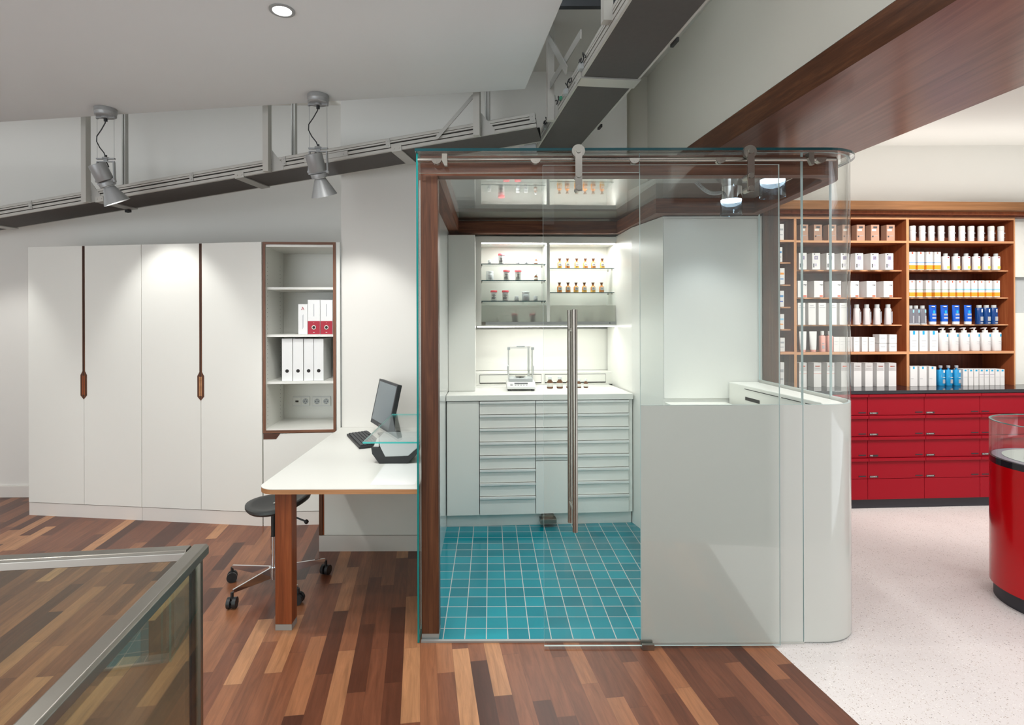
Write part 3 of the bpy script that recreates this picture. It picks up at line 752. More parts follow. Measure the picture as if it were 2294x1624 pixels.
MB().box(.004,.018,.004,.45,zq,ztop-.02).box(QE-.018,QE-.004,.004,.45,zq,ztop-.02).box(.018,QE-.018,.452,.468,zq,ztop-.02).box(.018,QE-.018,.004,.45,ztop-.036,ztop-.02).box(.018,QE-.018,.004,.45,zq+.012,zq+.03).build('shelf_carcass', M['white'], t)
f = .02
MB().box(0,f,-.004,.0035,zq,ztop).box(QE-f,QE,-.004,.0035,zq,ztop).build('frame_upright', M['frame_z'], t)
MB().box(f,QE-f,-.004,.0035,ztop-f+.002,ztop).build('frame_rail', M['frame_x'], t)
MB().box(f,QE-f,-.004,.0035,zq,zq+f).build('frame_rail', M['frame_x'], t)
b = MB()
for wq in (.05,.36):
    for k in range(40):
        z = zq + .06 + k*.031
        if z < ztop-.06: b.cyl((.0181,wq,z),(.0186,wq,z),.0028,8)
b.build('peg_hole', M['gap'], t)
SZ = []
for y0, y1 in ((645.5,650),(751,756.5),(855,862.5)):
    za, zb_ = Q.h(660,y0,.03), Q.h(660,y1,.03); z = (za+zb_)/2; SZ.append(z+.009)
    MB().box(.0185,QE-.0185,.03,.44,z-.009,z+.009).build('shelf_board', M['white'], t)
d = MB().box(.002,QE+.003,0,.018,zp+.004,zq-.004).build('lower_door', M['white'], t)
MB().box(.002,QE+.003,.02,.44,zp,zq-.002).build('lower_box', M['white'], t)
pts = [(.003,-.002,zq-.004),(.003,-.002,zq-.045),(.095,-.002,zq-.045),(.125,-.002,zq-.004)]
MB().extr(pts, (0,.0018,0)).build('door_grip', M['walnut_x'], d)
MB().box(.0,QE+.003,.004,.12,0,zp-.002).build('plinth', M['plinth'], t)
tag(MB().box(0,.026,0,.02,0,ztop).build('infill_board', M['white'], loc=tuple(Q.P(QE+.004,-.001,0)), rz=Q.a), 'narrow white infill board between walnut framed shelf and wall', 'filler panel')
# sockets
def socket_strip(px0, px1, kinds, lab):
    w = .4505; a, c = Q.u(px0,w), Q.u(px1,w); z = Q.h((px0+px1)/2, 900, w)
    t = thing('socket_strip', lab, 'socket', tuple(Q.P(a,w,z)), Q.a, 'sockets in the open shelf')
    MB().box(0,c-a,-.007,-.0005,-.04,.04).build('cover_frame', M['lightgrey'], t, bevel=.002)
    n_ = len(kinds); s = (c-a)/n_
    for i, k in enumerate(kinds):
        x = s*(i+.5)
        q = MB().box(x-s/2+.002,x+s/2-.002,-.0095,-.0071,-.03,.03).build('insert', M['white'], t)
        if k == 's':
            MB().lathe([(.0225,0),(.0225,.003),(.019,.003),(.019,.0006),(.0001,.0006)], (x,-.0096,0), 18, 0, Matrix.Rotation(PI/2,3,'X'), caps=False).build('socket_well', M['grey'], q)
            MB().cyl((x-.0095,-.0103,0),(x-.0095,-.0096,0),.0035,8).cyl((x+.0095,-.0103,0),(x+.0095,-.0096,0),.0035,8).box(x-.003,x+.003,-.011,-.0096,.015,.0185).box(x-.003,x+.003,-.011,-.0096,-.0185,-.015).build('contact', M['gap'], q)
        else:
            MB().box(x-.012,x-.001,-.0112,-.0096,-.008,.006).box(x+.001,x+.012,-.0112,-.0096,-.008,.006).build('network_port', M['gap'], q)
socket_strip(656,694,'ns','socket strip with network ports in the lowest open compartment')
socket_strip(700,741,'ss','socket strip with two power sockets in the lowest open compartment')
# binders
def binder(px0, px1, ytop, z, w, kind, lab, grp):
    a, c = Q.u(px0,w), Q.u(px1,w); hgt = Q.h((px0+px1)/2, ytop, w) - z; wd = c - a - .001
    t = thing('binder' if kind != 'slim' else 'slim_folder', lab, 'binder', tuple(Q.P((a+c)/2, w, z+.0006)), Q.a, grp)
    x = wd/2
    MB().box(-x,x,0,.27,0,hgt).build('cover', M['binder'], t, bevel=.0015)
    if kind == 'plain':
        MB().cyl((0,-.001,.075),(0,.0-.0002,.075),.0135,18).build('finger_hole', M['gap'], t)
    elif kind == 'red':
        MB().box(-x+.0005,x-.0005,-.0012,-.0003,.001,hgt*.385).build('red_band', M['wine'], t)
        MB().lathe([(.016,0),(.016,.002),(.011,.002)], (0,-.0014,hgt*.2), 18, 0, Matrix.Rotation(PI/2,3,'X'), caps=False).build('finger_ring', M['steel'], t)
        MB().cyl((0,-.002,hgt*.2),(0,-.0014,hgt*.2),.0105,16).build('finger_hole', M['gap'], t)
        MB().box(-.006,.006,-.0018,-.0013,.012,.016).box(-.002,.002,-.0018,-.0013,hgt*.33,hgt*.34).build('mark', M['label'], t)
        MB().box(-.0025,.0025,-.0006,-.0002,hgt*.52,hgt*.88).build('print', M['ink_soft'], t)
    else:
        lettering('A', .036, M['wine'], 'emblem', t, (0,-.0006,hgt-.035), depth=.0003, label='red letter emblem')
        MB().box(-.002,.001,-.0006,-.0002,.04,.145).box(.003,.005,-.0006,-.0002,.05,.15).build('print', M['ink_soft'], t)
GB = 'white binders on the open shelf'
for i, (p, q) in enumerate(((631,654.6),(655.8,678.8),(680.2,702),(702.8,724.6))):
    binder(p, q, 760.5, SZ[2], .06, 'plain', f'{ORD[i]} white binder from the left with black finger hole', GB)
binder(667.8,688.8,683,SZ[1],.05,'slim','slim white folder with red letter emblem leaning on the binders','folders on the upper open shelf')
binder(689.3,717,673.4,SZ[1],.05,'red','white and wine red binder beside the slim white folder','folders on the upper open shelf')
binder(717.6,745,673.4,SZ[1],.05,'red','white and wine red binder against the walnut frame','folders on the upper open shelf')
# ================================================================== DESK
def rrect(x0,x1,y0,y1,r,corners):
    out = []
    for (cx_,cy_,a0),on in zip(((x1,y1,0),(x0,y1,90),(x0,y0,180),(x1,y0,270)), corners):
        sx = -1 if cx_ == x1 else 1; sy = -1 if cy_ == y1 else 1
        if not on: out.append((cx_,cy_)); continue
        for k in range(9):
            a = math.radians(a0 + 90*k/8); out.append((cx_ + sx*r + r*math.cos(a), cy_ + sy*r + r*math.sin(a)))
    return out
t = thing('desk', 'white topped desk with wooden edge and one walnut leg against the glass booth', 'desk', (-.74,3.4,0))
dp = [(x+.74, y-3.4) for x, y in rrect(-1.131,-.3525,2.65,4.168,.085,(0,0,1,0))]
MB().prism(dp, .717, .7205).build('desk_top', M['white'], t, label='white laminate surface')
MB().prism(dp, .695, .7168).build('wooden_edge', M['oak'], t)
MB().box(-1.066+.74,-.985+.74,2.725-3.4,2.80-3.4,.0305,.6948).build('leg', M['walnut_desk'], t, bevel=.0015)
MB().box(-1.066+.74,-.985+.74,2.725-3.4,2.80-3.4,.0005,.030).build('metal_foot', M['foot_metal'], t)
t = thing('desk_cabinet', 'low white cabinet under the desk with walnut corner grip', 'cabinet', (-.745,3.655,0))
MB().box(-.36,.39,.004,.45,.107,.694).build('cabinet_body', M['white'], t)
MB().box(-.394,.39,0,.44,0,.104).build('plinth', M['plinth'], t)
MB().box(-.394,-.372,0,.3,.107,.694).build('walnut_strip', M['walnut_z'], t)
MB().box(-.371,-.361,.006,.3,.107,.694).build('grip_recess', M['walnut_desk'], t)
# keyboard
kc = [FLR(x, y, .735) for x, y in ((775.9,973),(805.3,1004),(848,995.7),(826.6,962.4))]
kx = (kc[1]-kc[0]); kl = kx.length; ka = math.atan2(kx.y, kx.x); kd = .15
t = thing('keyboard', 'black keyboard lying on the white desk before the monitor', 'keyboard', (kc[0].x, kc[0].y, .7208), ka)
kl = .44
MB().extr([(0,0,0),(0,0,.014),(0,kd,.022),(0,kd,.0)], (kl,0,0)).build('keyboard_base', M['black'], t, bevel=.002)
b = MB()
for r_ in range(6):
    for c_ in range(18):
        if r_ == 5 and 5 < c_ < 10: continue
        x = .012 + c_*.0232; y = .012 + r_*.0215; z = .015 + .008*(y/kd)
        b.box(x, x+.0195, y, y+.018, z, z+.006)
b.build('keys', M['anthracite'], t)
# monitor
mz = 3.62
t = thing('monitor', 'black flat monitor angled on the desk near the wall', 'monitor', (-.705,3.85,.7208), math.radians(-63.1))
th = math.atan2(.068,.309)
ex, ey, ez = Vector((1,0,0)), Vector((0,math.cos(th),-math.sin(th))), Vector((0,math.sin(th),math.cos(th)))
o = Vector((0,-.076,.071))
MB().fbox(o, ex, ey, ez, (-.219,.219),(0,.03),(0,.317)).build('monitor_housing', M['black'], t, bevel=.003)
MB().fbox(o, ex, ey, ez, (-.205,.205),(-.0012,-.0002),(.028,.302)).build('screen', M['screen'], t)
b = MB().fbox(o, ex, ey, ez, (-.219,.219),(-.0018,-.0003),(0,.027)).fbox(o, ex, ey, ez, (-.219,.219),(-.0018,-.0003),(.303,.317)).fbox(o, ex, ey, ez, (-.219,-.206),(-.0018,-.0003),(.027,.303)).fbox(o, ex, ey, ez, (.206,.219),(-.0018,-.0003),(.027,.303))
b.build('bezel', M['anthracite'], t)
MB().cyl(o+ez*.0135-ey*.003, o+ez*.0135-ey*.0019, .0065, 16).build('logo', M['alu'], t)
MB().fbox(o, ex, ey, ez, (-.12,.12),(.0305,.05),(.05,.25)).build('rear_cover', M['black'], t, bevel=.006)
MB().box(-.03,.03,.0,.03,.014,.15).build('stand_neck', M['anthracite'], t)
MB().box(-.1,.1,-.06,.1,0,.013).build('stand_foot', M['anthracite'], t, bevel=.005)
# small device with dark base
t = thing('label_printer', 'angular device with black base and grey front under the glass ledge', 'printer', (-.535,3.11,.7208))
P = lambda x, z: (x, z)
def prismY(poly, y0, y1): return MB().extr([(p[0], y0, p[1]) for p in poly], (0, y1-y0, 0))
prismY([(-.095,0),(.065,0),(.125,.06),(.135,.09),(-.14,.09),(-.135,.055)], 0, .19).build('dark_base', M['black'], t, bevel=.003)
prismY([(-.06,.04),(.07,.045),(.128,.095),(.128,.15),(-.095,.15),(-.09,.1)], -.006, .15).build('grey_housing', M['grey'], t, bevel=.004)
prismY([(-.13,.0915),(-.1,.0915),(-.1,.15),(-.11,.14)], .02, .17).build('side_flap', M['lightgrey'], t)
# glass ledge
tag(MB().prism([(0,0),(.286,0),(.286,.82),(0,.82)], 0, .008, 0, 1).build('glass_ledge', [M['glass_ledge'], M['edge_aqua']], loc=(-.639,2.75,.915)), 'clear glass ledge with aqua edge projecting over the desk', 'ledge')
tag(MB().box(-.11,.11,-.2,.2,0,.0006).build('paper_sheet', M['paper'], loc=(-.485,2.91,.7209), bevel=0), 'blank white paper sheet lying on the desk by the booth glass', 'paper')

# ================================================================== STOOL
t = thing('swivel_stool', 'black saddle stool on chromed five-star base behind the walnut desk leg', 'stool', (-1.242,3.155,0))
b = MB(); rings = []
for k, (r, z) in enumerate(((.001,.002),(.05,.003),(.10,.008),(.14,.016),(.165,.021),(.176,.016),(.178,.004),(.17,-.008),(.14,-.02),(.08,-.026),(.001,-.028))):
    rings.append((r, z))
N_ = 36; vs = []
for r, z in rings:
    for k in range(N_):
        a = 2*PI*k/N_; x, y = r*math.cos(a), r*math.sin(a)
        vs.append((x, y, z + (.014*(x/.178)**2 - .01*(y/.178)**2)))
fs = [(i*N_+k, i*N_+(k+1)%N_, (i+1)*N_+(k+1)%N_, (i+1)*N_+k) for i in range(len(rings)-1) for k in range(N_)]
b.add(vs, fs, 0, True).xf(Matrix.Translation((.03,0,.485)) @ Matrix.Rotation(math.radians(-6.5),4,'Y')).build('seat', M['black_soft'], t)
mk = MB().xf(Matrix.Identity(4)).cyl((-.01,.0,0),(-.01,0,.0012),.012,14).cyl((.028,-.02,0),(.028,-.02,.0012),.008,14)
mk.xf(Matrix.Translation((.02,0,.4895)) @ Matrix.Rotation(math.radians(-6.5),4,'Y')).build('seat_badge', M['alu'], t)
MB().cyl((0,0,.30),(0,0,.452),.014).build('gas_column', M['black'], t)
MB().cyl((0,0,.09),(0,0,.2995),.017).cyl((0,0,.06),(0,0,.125),.026).build('base_column', M['chrome'], t)
lv = MB().tube([(.02,-.01,.445),(.1,-.03,.43),(.2,-.05,.40)], .005).build('height_lever', M['black'], t)
MB().loft([( -.013,.002,.002,2),(-.009,.009,.009,2),(0,.0135,.0135,2),(.009,.009,.009,2),(.013,.002,.002,2)], 14, c=(.204,-.051,.398)).build('lever_knob', M['black'], lv)
for k, (ang, R_) in enumerate(((163,.29),(238,.257),(319,.265),(35,.3),(99,.28))):
    a = math.radians(ang); d = Vector((math.cos(a), math.sin(a), 0)); s = Vector((-d.y, d.x, 0)); ez = Vector((0,0,1))
    q = MB()
    A, Bp = Vector((0,0,.125)) + d*.026, Vector((0,0,.098)) + d*(R_-.005)
    v = []
    for p, hh in ((A,.06),(Bp,.018)):
        for sg, zz in ((-1,0),(1,0),(1,-hh),(-1,-hh)): v.append(p + s*sg*.0055 + ez*zz)
    q.add(v, [(0,1,2,3),(7,6,5,4),(0,4,5,1),(1,5,6,2),(2,6,7,3),(3,7,4,0)])
    lg = q.build('leg', M['chrome'], t, bevel=.001)
    c = d*R_ + ez*.03
    cm = MB(); sw = (s*.8 - d*.6).normalized()
    for sg in (-1,1): cm.cyl(c+sw*sg*.006, c+sw*sg*.024, .0285, 22)
    cm.cyl(c-sw*.006, c+sw*.006, .012)
    cm.cyl(c+ez*.02-d*.0, c+ez*.055, .008)
    cm.build('caster', M['black'], lg)

# ================================================================== GLASS RAILING
t = thing('glass_railing', 'steel topped glass railing around a corner near the camera', 'railing', (-.753,1.415,0), .129)
zh = .95; w = .021
prof = [(-w,-.026),(w,-.026),(w,-.006),(w-.006,0),(-w+.006,0),(-w,-.006)]
MB().extr([(0-w, p[0], zh+p[1]) for p in prof], (-1.5,0,0)).build('handrail', M['steel_dark'], t, bevel=.0015)
MB().extr([(p[0], w, zh+p[1]) for p in prof], (0,-1.55,0)).build('handrail', M['steel_dark'], t, bevel=.0015)
MB().box(-1.5,-.02,-.009,.008,.02,zh-.027,0).build('glass_pane', [M['glass_green']], t)
MB().box(-.009,.008,-1.5,-.02,.02,zh-.027,0).build('glass_pane', [M['glass_green']], t)
MB().box(-.004,.010,-.006,.010,0,zh-.027).build('corner_post', M['steel'], t)
MB().box(-.012,-.006,-.02,.003,0,zh-.027).build('corner_seal', M['black'], t)
MB().box(-1.5,-.02,-.014,.013,0,.0195).box(-.014,.013,-1.5,-.02,0,.0195).build('base_channel', M['alu'], t)

# ================================================================== CONVEYORS
def conveyor(name, lab, A, Bv, wd, bars, posts, t0, t1, bar_w=.07):
    A, Bv = Vector(A), Vector(Bv); D = Bv - A; L = D.length; d = D.normalized()
    n = Vector((-d.y, d.x, 0)).normalized()
    if n.y < 0 and abs(n.y) > abs(n.x): n = -n
    if abs(n.x) > abs(n.y) and n.x < 0: n = -n
    up = n.cross(d) if n.cross(d).z < 0 else d.cross(n)
    if up.z < 0: up = -up
    t = thing(name, lab, 'conveyor', tuple(A)); O = Vector((0,0,0)); s0, s1 = t0*L, t1*L
    for v0, v1, sgn in ((0,.035,1),(wd-.035,wd,-1)):
        f0, f1 = (v0, v0+.012) if sgn > 0 else (v1-.012, v1)
        r = MB().fbox(O,d,n,up,(s0,s1),(v0+.008 if sgn>0 else v0, v1 if sgn>0 else v1-.008),(.0022,.086)).build('rail_core', M['gap'], t)
        q = MB()
        for z0, z1 in ((0,.020),(.027,.046),(.056,.066),(.070,.088)): q.fbox(O,d,n,up,(s0,s1),(f0,f1),(z0,z1))
        q.fbox(O,d,n,up,(s0,s1),(v0,v1),(.0862,.0885)); q.fbox(O,d,n,up,(s0,s1),(v0,v0+.011) if sgn>0 else (v1-.011,v1),(-.0012,.0018))
        q.build('rail_profile', M['alu_dull'], r)
    MB().fbox(O,d,n,up,(s0,s1),(.0125,wd-.0125),(-.0006,.0016)).build('belt', M['belt'], t)
    for i, k in enumerate(bars):
        MB().fbox(O,d,n,up,(k*L-bar_w/2,k*L+bar_w/2),(-.004,wd+.004),(-.009,-.0015)).build('cross_bar', M['alu'], t)
        q = MB().fbox(O,d,n,up,(k*L-bar_w/2,k*L+bar_w/2),(-.006,-.001),(-.009,.03))
        for sx in (-.018,.018): q.cyl(O+d*(k*L+sx)+up*.012-n*.008, O+d*(k*L+sx)+up*.012-n*.006, .006, 10)
        q.build('bracket_plate', M['alu_dull'], t)
    return t, d, n, up, L
CA, CB = Vector((-2.977,4.1,2.408)), Vector((.321,3.456,2.742))
cw = .302
t, d, n, up, L = conveyor('belt_conveyor', 'long dark belt conveyor rising along the far wall under the ceiling', CA, CB, cw, (-.315,.0285,.3725,.7165), (), -.42, .991)
O = Vector((0,0,0)); ez = Vector((0,0,1)); dh = Vector((d.x,d.y,0)).normalized()
def hanger(t, d, dh, n, up, k, L, wd, A, front=-1, gus=1, top=3.395, inset=0.0):
    base = d*(k*L); hz = top - A.z
    f = base + n*(-.045+inset)
    q = MB().fbox(Vector((f.x,f.y,0)), dh, n, ez, (-.021,.021),(0,.042),(base.z-.006 if inset == 0 else base.z+.03,hz)).build('hanger_post', M['alu_dull'], t)
    g = f + n*.043
    if inset == 0: MB().extr([g+dh*.022+ez*.0, g+dh*.11+ez*(.0+d.z*.1), g+dh*.11+ez*(.035+d.z*.1), g+dh*.06+ez*.1, g+dh*.022+ez*.15], n*.004 if front < 0 else -n*.004).build('gusset_plate', M['alu'], q)
    rr_ = base + n*(wd+.004 if front < 0 else -.042)
    q = MB(); rz_ = Vector((rr_.x,rr_.y,0))
    q.fbox(rz_, dh, n, ez, (-.016,-.006),(0,.03),(base.z+.06,hz)).fbox(rz_, dh, n, ez, (.006,.016),(0,.03),(base.z+.06,hz)).fbox(rz_, dh, n, ez, (-.006,.006),(.008,.024),(base.z+.06,hz))
    q.build('rear_post', M['alu'], t)
for k in (0.0,.44,.879): hanger(t, d, dh, n, up, k, L, cw, CA)
# diagonal brace beside the last hanger, joint plates, clamps under the belt
def strut(t, p, q, n_, w=.022, th=.006, name='brace'):
    a = (q-p).normalized(); b_ = n_.normalized(); c = a.cross(b_).normalized()
    return MB().fbox(p, a, b_, c, (0,(q-p).length),(0,th),(-w/2,w/2)).build(name, M['alu'], t)
p = d*(.80*L) - n*.012 + up*.03; q = d*(.872*L) - n*.012 + ez*.26
strut(t, p, q, -n)
p = d*(.885*L) + n*(cw+.0) + up*.1; q = d*(.87*L) + n*(cw+.04) + ez*.55
strut(t, p, q, n, .008, .004)
for k, w_ in ((-.155,.03),(.26,.03),(.475,.03),(.70,.03),(.985,.035)):
    b = MB().fbox(O,d,n,up,(k*L-w_/2,k*L+w_/2),(-.005,-.001),(.024,.086))
    for zz in (.04,.07): b.cyl(O+d*(k*L)+up*zz-n*.0075, O+d*(k*L)+up*zz-n*.0055, .006, 10)
    b.build('clamp_plate', M['alu'], t)
b = MB().fbox(O,d,n,up,(.52*L,.615*L),(-.005,-.001),(.02,.052))
for k in (.53,.568,.605): b.cyl(O+d*(k*L)+up*.035-n*.0075, O+d*(k*L)+up*.035-n*.0055, .006, 10)
b.build('joint_plate', M['alu'], t)
MB().fbox(O,d,n,up,(.015*L,.025*L),(cw-.04,cw-.01),(-.03,-.0015)).build('sensor', M['black'], t)
MB().fbox(O,d,n,up,(.955*L,.978*L),(cw+.03,cw+.1),(-.06,.03)).fbox(O,d,n,up,(.945*L,.955*L),(cw+.03,cw+.1),(-.06,.0)).build('motor_housing', M['grey'], t)
C2A = Vector((.352-.0*1,3.926,2.78)); C2B = Vector((.546,2.168,2.78))
dd = (C2B - C2A).normalized(); A2 = C2A - dd*.20; B2 = C2A + dd*2.3
L2_ = (B2-A2).length
def at2(px): # parameter along the second conveyor whose underside edge shows at this row
    return px
t, d, n, up, L = conveyor('belt_conveyor', 'wide dark belt conveyor running overhead towards the camera', A2, B2, .311, (.497,), (), 0, 1, .1)
dh = Vector((d.x,d.y,0)).normalized()
hanger(t, d, dh, n, up, .265, L, .311, A2)
hanger(t, d, dh, n, up, .70, L, .311, A2, inset=.008)
pa = d*(.255*L) - n*.03
strut(t, d*(.28*L)-n*.03+ez*.20, d*(.56*L)-n*.03+ez*.16, -n, .045)
strut(t, d*(.28*L)-n*.04+ez*.50, d*(.46*L)-n*.04+ez*.09, -n, .045)
b = MB()
for k, ph in ((.2,0),(.34,1),(.44,2),(.55,0)):
    c = d*(k*L) - n*.012 + up*.05
    b.tube([c + d*(.10*i/12-.05) + up*.018*math.sin(i*.9+ph) - n*.012*abs(math.cos(i*.7)) for i in range(13)], .0035, 6)
b.build('wiring', M['black'], t)
b = MB()
for k in (.17,.23,.395,.52): b.fbox(O,d,n,up,(k*L,k*L+.035),(-.022,-.001),(.02,.05))
b.build('cable_clip', M['grey'], t)
MB().fbox(O,d,n,up,(.36*L,.366*L+.01),(-.025,-.012),(.03,.045)).build('connector', M['green'], t)
for k in (.22,.66): MB().fbox(O,d,n,up,(k*L,k*L+.06),(.3135,.328),(-.012,.006)).build('sensor', M['black'], t)
tag(MB().box(-1.1,.72,0,.035,-.0,.025).box(-1.1,.72,.012,.022,.025,.14).build('steel_beam', M['anthracite'], loc=(0,3.05,3.26)), 'dark steel beam under the high ceiling above the conveyor junction', 'beam')

# ================================================================== SPOTLIGHTS AND DOWNLIGHT
def spotlight(px, py, tilt, lean, yaw, lab):
    v = F*DS/(PY - (py + SH*(px-PX))); x = XA(px, v)
    t = thing('spotlight', lab, 'spotlight', (x, v, H+DS-.0005), 0, 'suspended ceiling spotlights')
    MB().lathe([(.064,-.0),(.066,-.006),(.066,-.026),(.064,-.028),(.063,-.048),(.055,-.053)], n=28).build('canopy', M['alu_paint'], t)
    MB().box(-.06,.06,-.009,.009,-.062,-.0535).cyl((-.056,0,-.066),(-.056,0,-.052),.008).cyl((.056,0,-.066),(.056,0,-.052),.008).cyl((0,0,-.064),(0,0,-.0535),.026).build('upper_bar', M['alu_paint'], t)
    for sx in (-1,1): MB().cyl((sx*.056,0,-.325),(sx*.056,0,-.0625),.0011,6).build('wire', M['alu_paint'], t)
    MB().box(-.06,.06,-.008,.008,-.335,-.326).cyl((0,0,-.333),(0,0,-.322),.022).box(-.058,.058,-.005,.005,-.352,-.3455).box(-.012,.012,-.005,.005,-.3455,-.335).build('lower_bar', M['alu_paint'], t)
    for sx in (-1,1):
        MB().fbox((sx*.054,0,-.352), Vector((1,0,0)), Vector((0,1,0)), Vector((sx*.04,0,-1)).normalized(), (-.004,.004),(-.009,.009),(0,.132)).cyl((sx*.052,0,-.478),(sx*.066,0,-.478),.009).build('yoke_arm', M['alu_paint'], t)
    k = 1 if yaw >= 0 else -1
    cab = [(0,0,-.075),(-.004,0,-.095),(-.03*k,0,-.14),(-.058*k,0,-.18),(-.06*k,0,-.215),(-.04*k,0,-.255),(-.012*k,0,-.29),(0,0,-.322)]
    cc = MB().tube(cab, .0035, 8).cyl((0,0,-.083),(0,0,-.0642),.011,12).cyl((0,0,-.3215),(0,0,-.306),.008,12)
    cc.tube([(.0,.0,-.345),(.012,.0,-.365),(.02,.0,-.385)], .0035, 8).tube([(-.03,0,-.385),(-.03,0,-.368),(-.018,0,-.357),(.0,.0,-.36)], .0035, 8)
    cc.build('power_cord', M['black'], t)
    Mx = Matrix.Translation((0,0,-.478)) @ Matrix.Rotation(math.radians(lean),4,'X') @ Matrix.Rotation(math.radians(tilt),4,'Y')
    hd = MB().lathe([(.001,.113),(.05,.113),(.052,.111),(.052,.006),(.049,.002)], n=28).xf(Mx).build('lamp_can', M['alu_paint'], t)
    MB().box(-.062,.062,-.006,.006,-.006,.003).xf(Mx).build('pivot_bar', M['alu_paint'], hd)
    MB().lathe([(.05,-.009),(.051,-.013),(.049,-.034),(.032,-.037)], n=28).xf(Mx).build('lamp_ring', M['alu_paint'], hd)
    MB().lathe([(.033,-.037),(.081,-.146),(.0795,-.146),(.032,-.039)], n=32, caps=False).xf(Mx).build('reflector', M['alu_paint'], hd)
    MB().lathe([(.0285,-.045),(.0001,-.045)], n=20, caps=False).xf(Mx).build('bulb_face', M['downglow'], hd)
    return t, Mx
sp1, m1 = spotlight(238, 247, -17, 20, 1, 'grey suspended spotlight tilted sideways over the wardrobes')
sp2, m2 = spotlight(714, 215, -9, 21, 1, 'grey suspended spotlight hanging over the open shelf and desk wall')
v = F*DS/(PY - (25 + SH*(634-PX)))
t = thing('recessed_downlight', 'round recessed downlight with grey rim in the white ceiling slab', 'downlight', (XA(634,v), v, H+DS))
MB().lathe([(.056,-.0005),(.056,-.004),(.042,-.0045),(.042,-.0005)], n=32, caps=False).build('rim', M['alu_paint'], t)
MB().lathe([(.0415,-.0015),(.0001,-.0015)], n=32, caps=False).build('diffuser', M['downglow'], t)

# ================================================================== SHOP: RED DRAWERS, COUNTER, SHELVING
S = Frame((2.897,4.45), .053); SO = (S.o.x, S.o.y, 0)
wd_ = -.03
zc_ = .954
cols = [S.u(x, wd_) for x in (1817,1942.8,2069.6,2194.5,2320)]
ue0, ue1 = S.u(1690,0), S.u(2420,0)
tag(MB().box(ue0,ue1,.0,.45,.0005,.078).build('drawer_plinth', M['blackmat'], loc=SO, rz=S.a), 'black plinth running under the red drawer cabinets', 'plinth')
tag(MB().box(ue0,ue1,-.05,.52,zc_-.026,zc_).build('shop_counter_top', M['blackgloss'], loc=SO, rz=S.a, bevel=.002), 'long glossy black counter top over the red drawers', 'counter top')
zs = [zc_-.027] + [S.h(2006, y, wd_) for y in (926,973.5,1021,1068)] 
names = [[None]*4, ['EUCERIN','EUCERIN','FREI','KOSMETI'], ['LADIVAL','LA ROCH','LA ROCH','LA ROCH'], [None,None,'BLUTEN',None]]
labs = ['red drawer cabinet partly hidden by the curved glass', 'red drawer cabinet with four drawers just past the curved glass', 'red drawer cabinet in the middle of the visible row', 'red drawer cabinet partly behind the round red display']
for c in range(4):
    a, e = cols[c], cols[c+1]; w_ = e-a
    t = thing('drawer_cabinet', labs[c], 'drawer cabinet', tuple(S.P(a,wd_,0)), S.a, 'red drawer cabinets of the shop')
    MB().box(.001,w_-.001,.018,.46,.079,zs[0]).build('carcass', M['gap'], t)
    MB().box(.0015,w_-.0015,0,.0175,.0795,zs[4]-.002).build('bottom_panel', M['red'], t, bevel=.001)
    for r_ in range(4):
        z1, z0 = zs[r_], zs[r_+1]
        d = MB().box(.0015,w_-.0015,0,.0175,z0+.0015,z1-.003).build('drawer', M['red'], t, bevel=.001)
        MB().box(.0015,w_-.0015,-.016,-.0002,z1-.0255,z1-.0035).build('drawer_lip', M['red'], d, bevel=.0015)
        hx = (w_-.075, w_-.015) if c < 3 else (.015,.075)
        MB().box(hx[0],hx[1],-.0025,-.0003,z0+.018,z0+.0255).build('label_slot', M['blackmat'], d)
        if names[c][r_]:
            MB().box(.015,.086,-.0022,-.0003,z0+.010,z0+.024).build('label_tape', M['black'], d)
            lettering(names[c][r_], .0135, M['label'], 'lettering', d, (.019,-.0026,z0+.017), depth=.0003, align='LEFT')
# shelving
ws = .19; dp_ = .30
uu = [S.u(1741,ws)-.30, S.u(1782,ws), S.u(2034,ws), S.u(2274.5,ws)]
ztop_ = S.h(2150,482.5,ws)
rows12 = [S.h(2100,y,ws) for y in (535.8,600,661.8,722.8,783)] + [zc_]
rows0 = [S.h(1760,y,ws) for y in (534.5,583.5,634,684.5,735,785.5)] + [zc_]
def shelving(lab, a, e, rows, thick):
    t = thing('shelving_unit', lab, 'shelving unit', tuple(S.P(a,ws,zc_+.0006)), S.a, 'walnut shelving units of the shop')
    w_ = e-a; hz = ztop_ - zc_
    for x0_, x1_ in ((.0003,.0108),(w_-.0108,w_-.0003)):
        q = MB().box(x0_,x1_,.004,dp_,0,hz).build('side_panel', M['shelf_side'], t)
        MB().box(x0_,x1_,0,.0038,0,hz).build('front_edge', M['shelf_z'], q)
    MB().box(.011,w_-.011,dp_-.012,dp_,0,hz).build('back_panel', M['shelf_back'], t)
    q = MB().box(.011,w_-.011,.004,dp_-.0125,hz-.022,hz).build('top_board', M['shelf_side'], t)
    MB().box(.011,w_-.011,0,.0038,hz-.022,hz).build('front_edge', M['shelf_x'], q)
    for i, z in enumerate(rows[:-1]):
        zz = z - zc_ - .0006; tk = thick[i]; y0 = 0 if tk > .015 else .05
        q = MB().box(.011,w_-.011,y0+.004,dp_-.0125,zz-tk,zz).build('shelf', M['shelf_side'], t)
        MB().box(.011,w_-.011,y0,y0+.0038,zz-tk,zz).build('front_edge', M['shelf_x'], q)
    return t
T12 = (.018,.011,.011,.011,.022)
shelving('narrow walnut shelving unit visible beside the walnut upright through the glass', uu[0], uu[1]-.0005, rows0, (.018,.011,.011,.011,.011,.022))
shelving('middle walnut shelving unit half behind the curved glass', uu[1], uu[2]-.0005, rows12, T12)
shelving('outer walnut shelving unit with white, orange and blue products', uu[2], uu[3], rows12, T12)
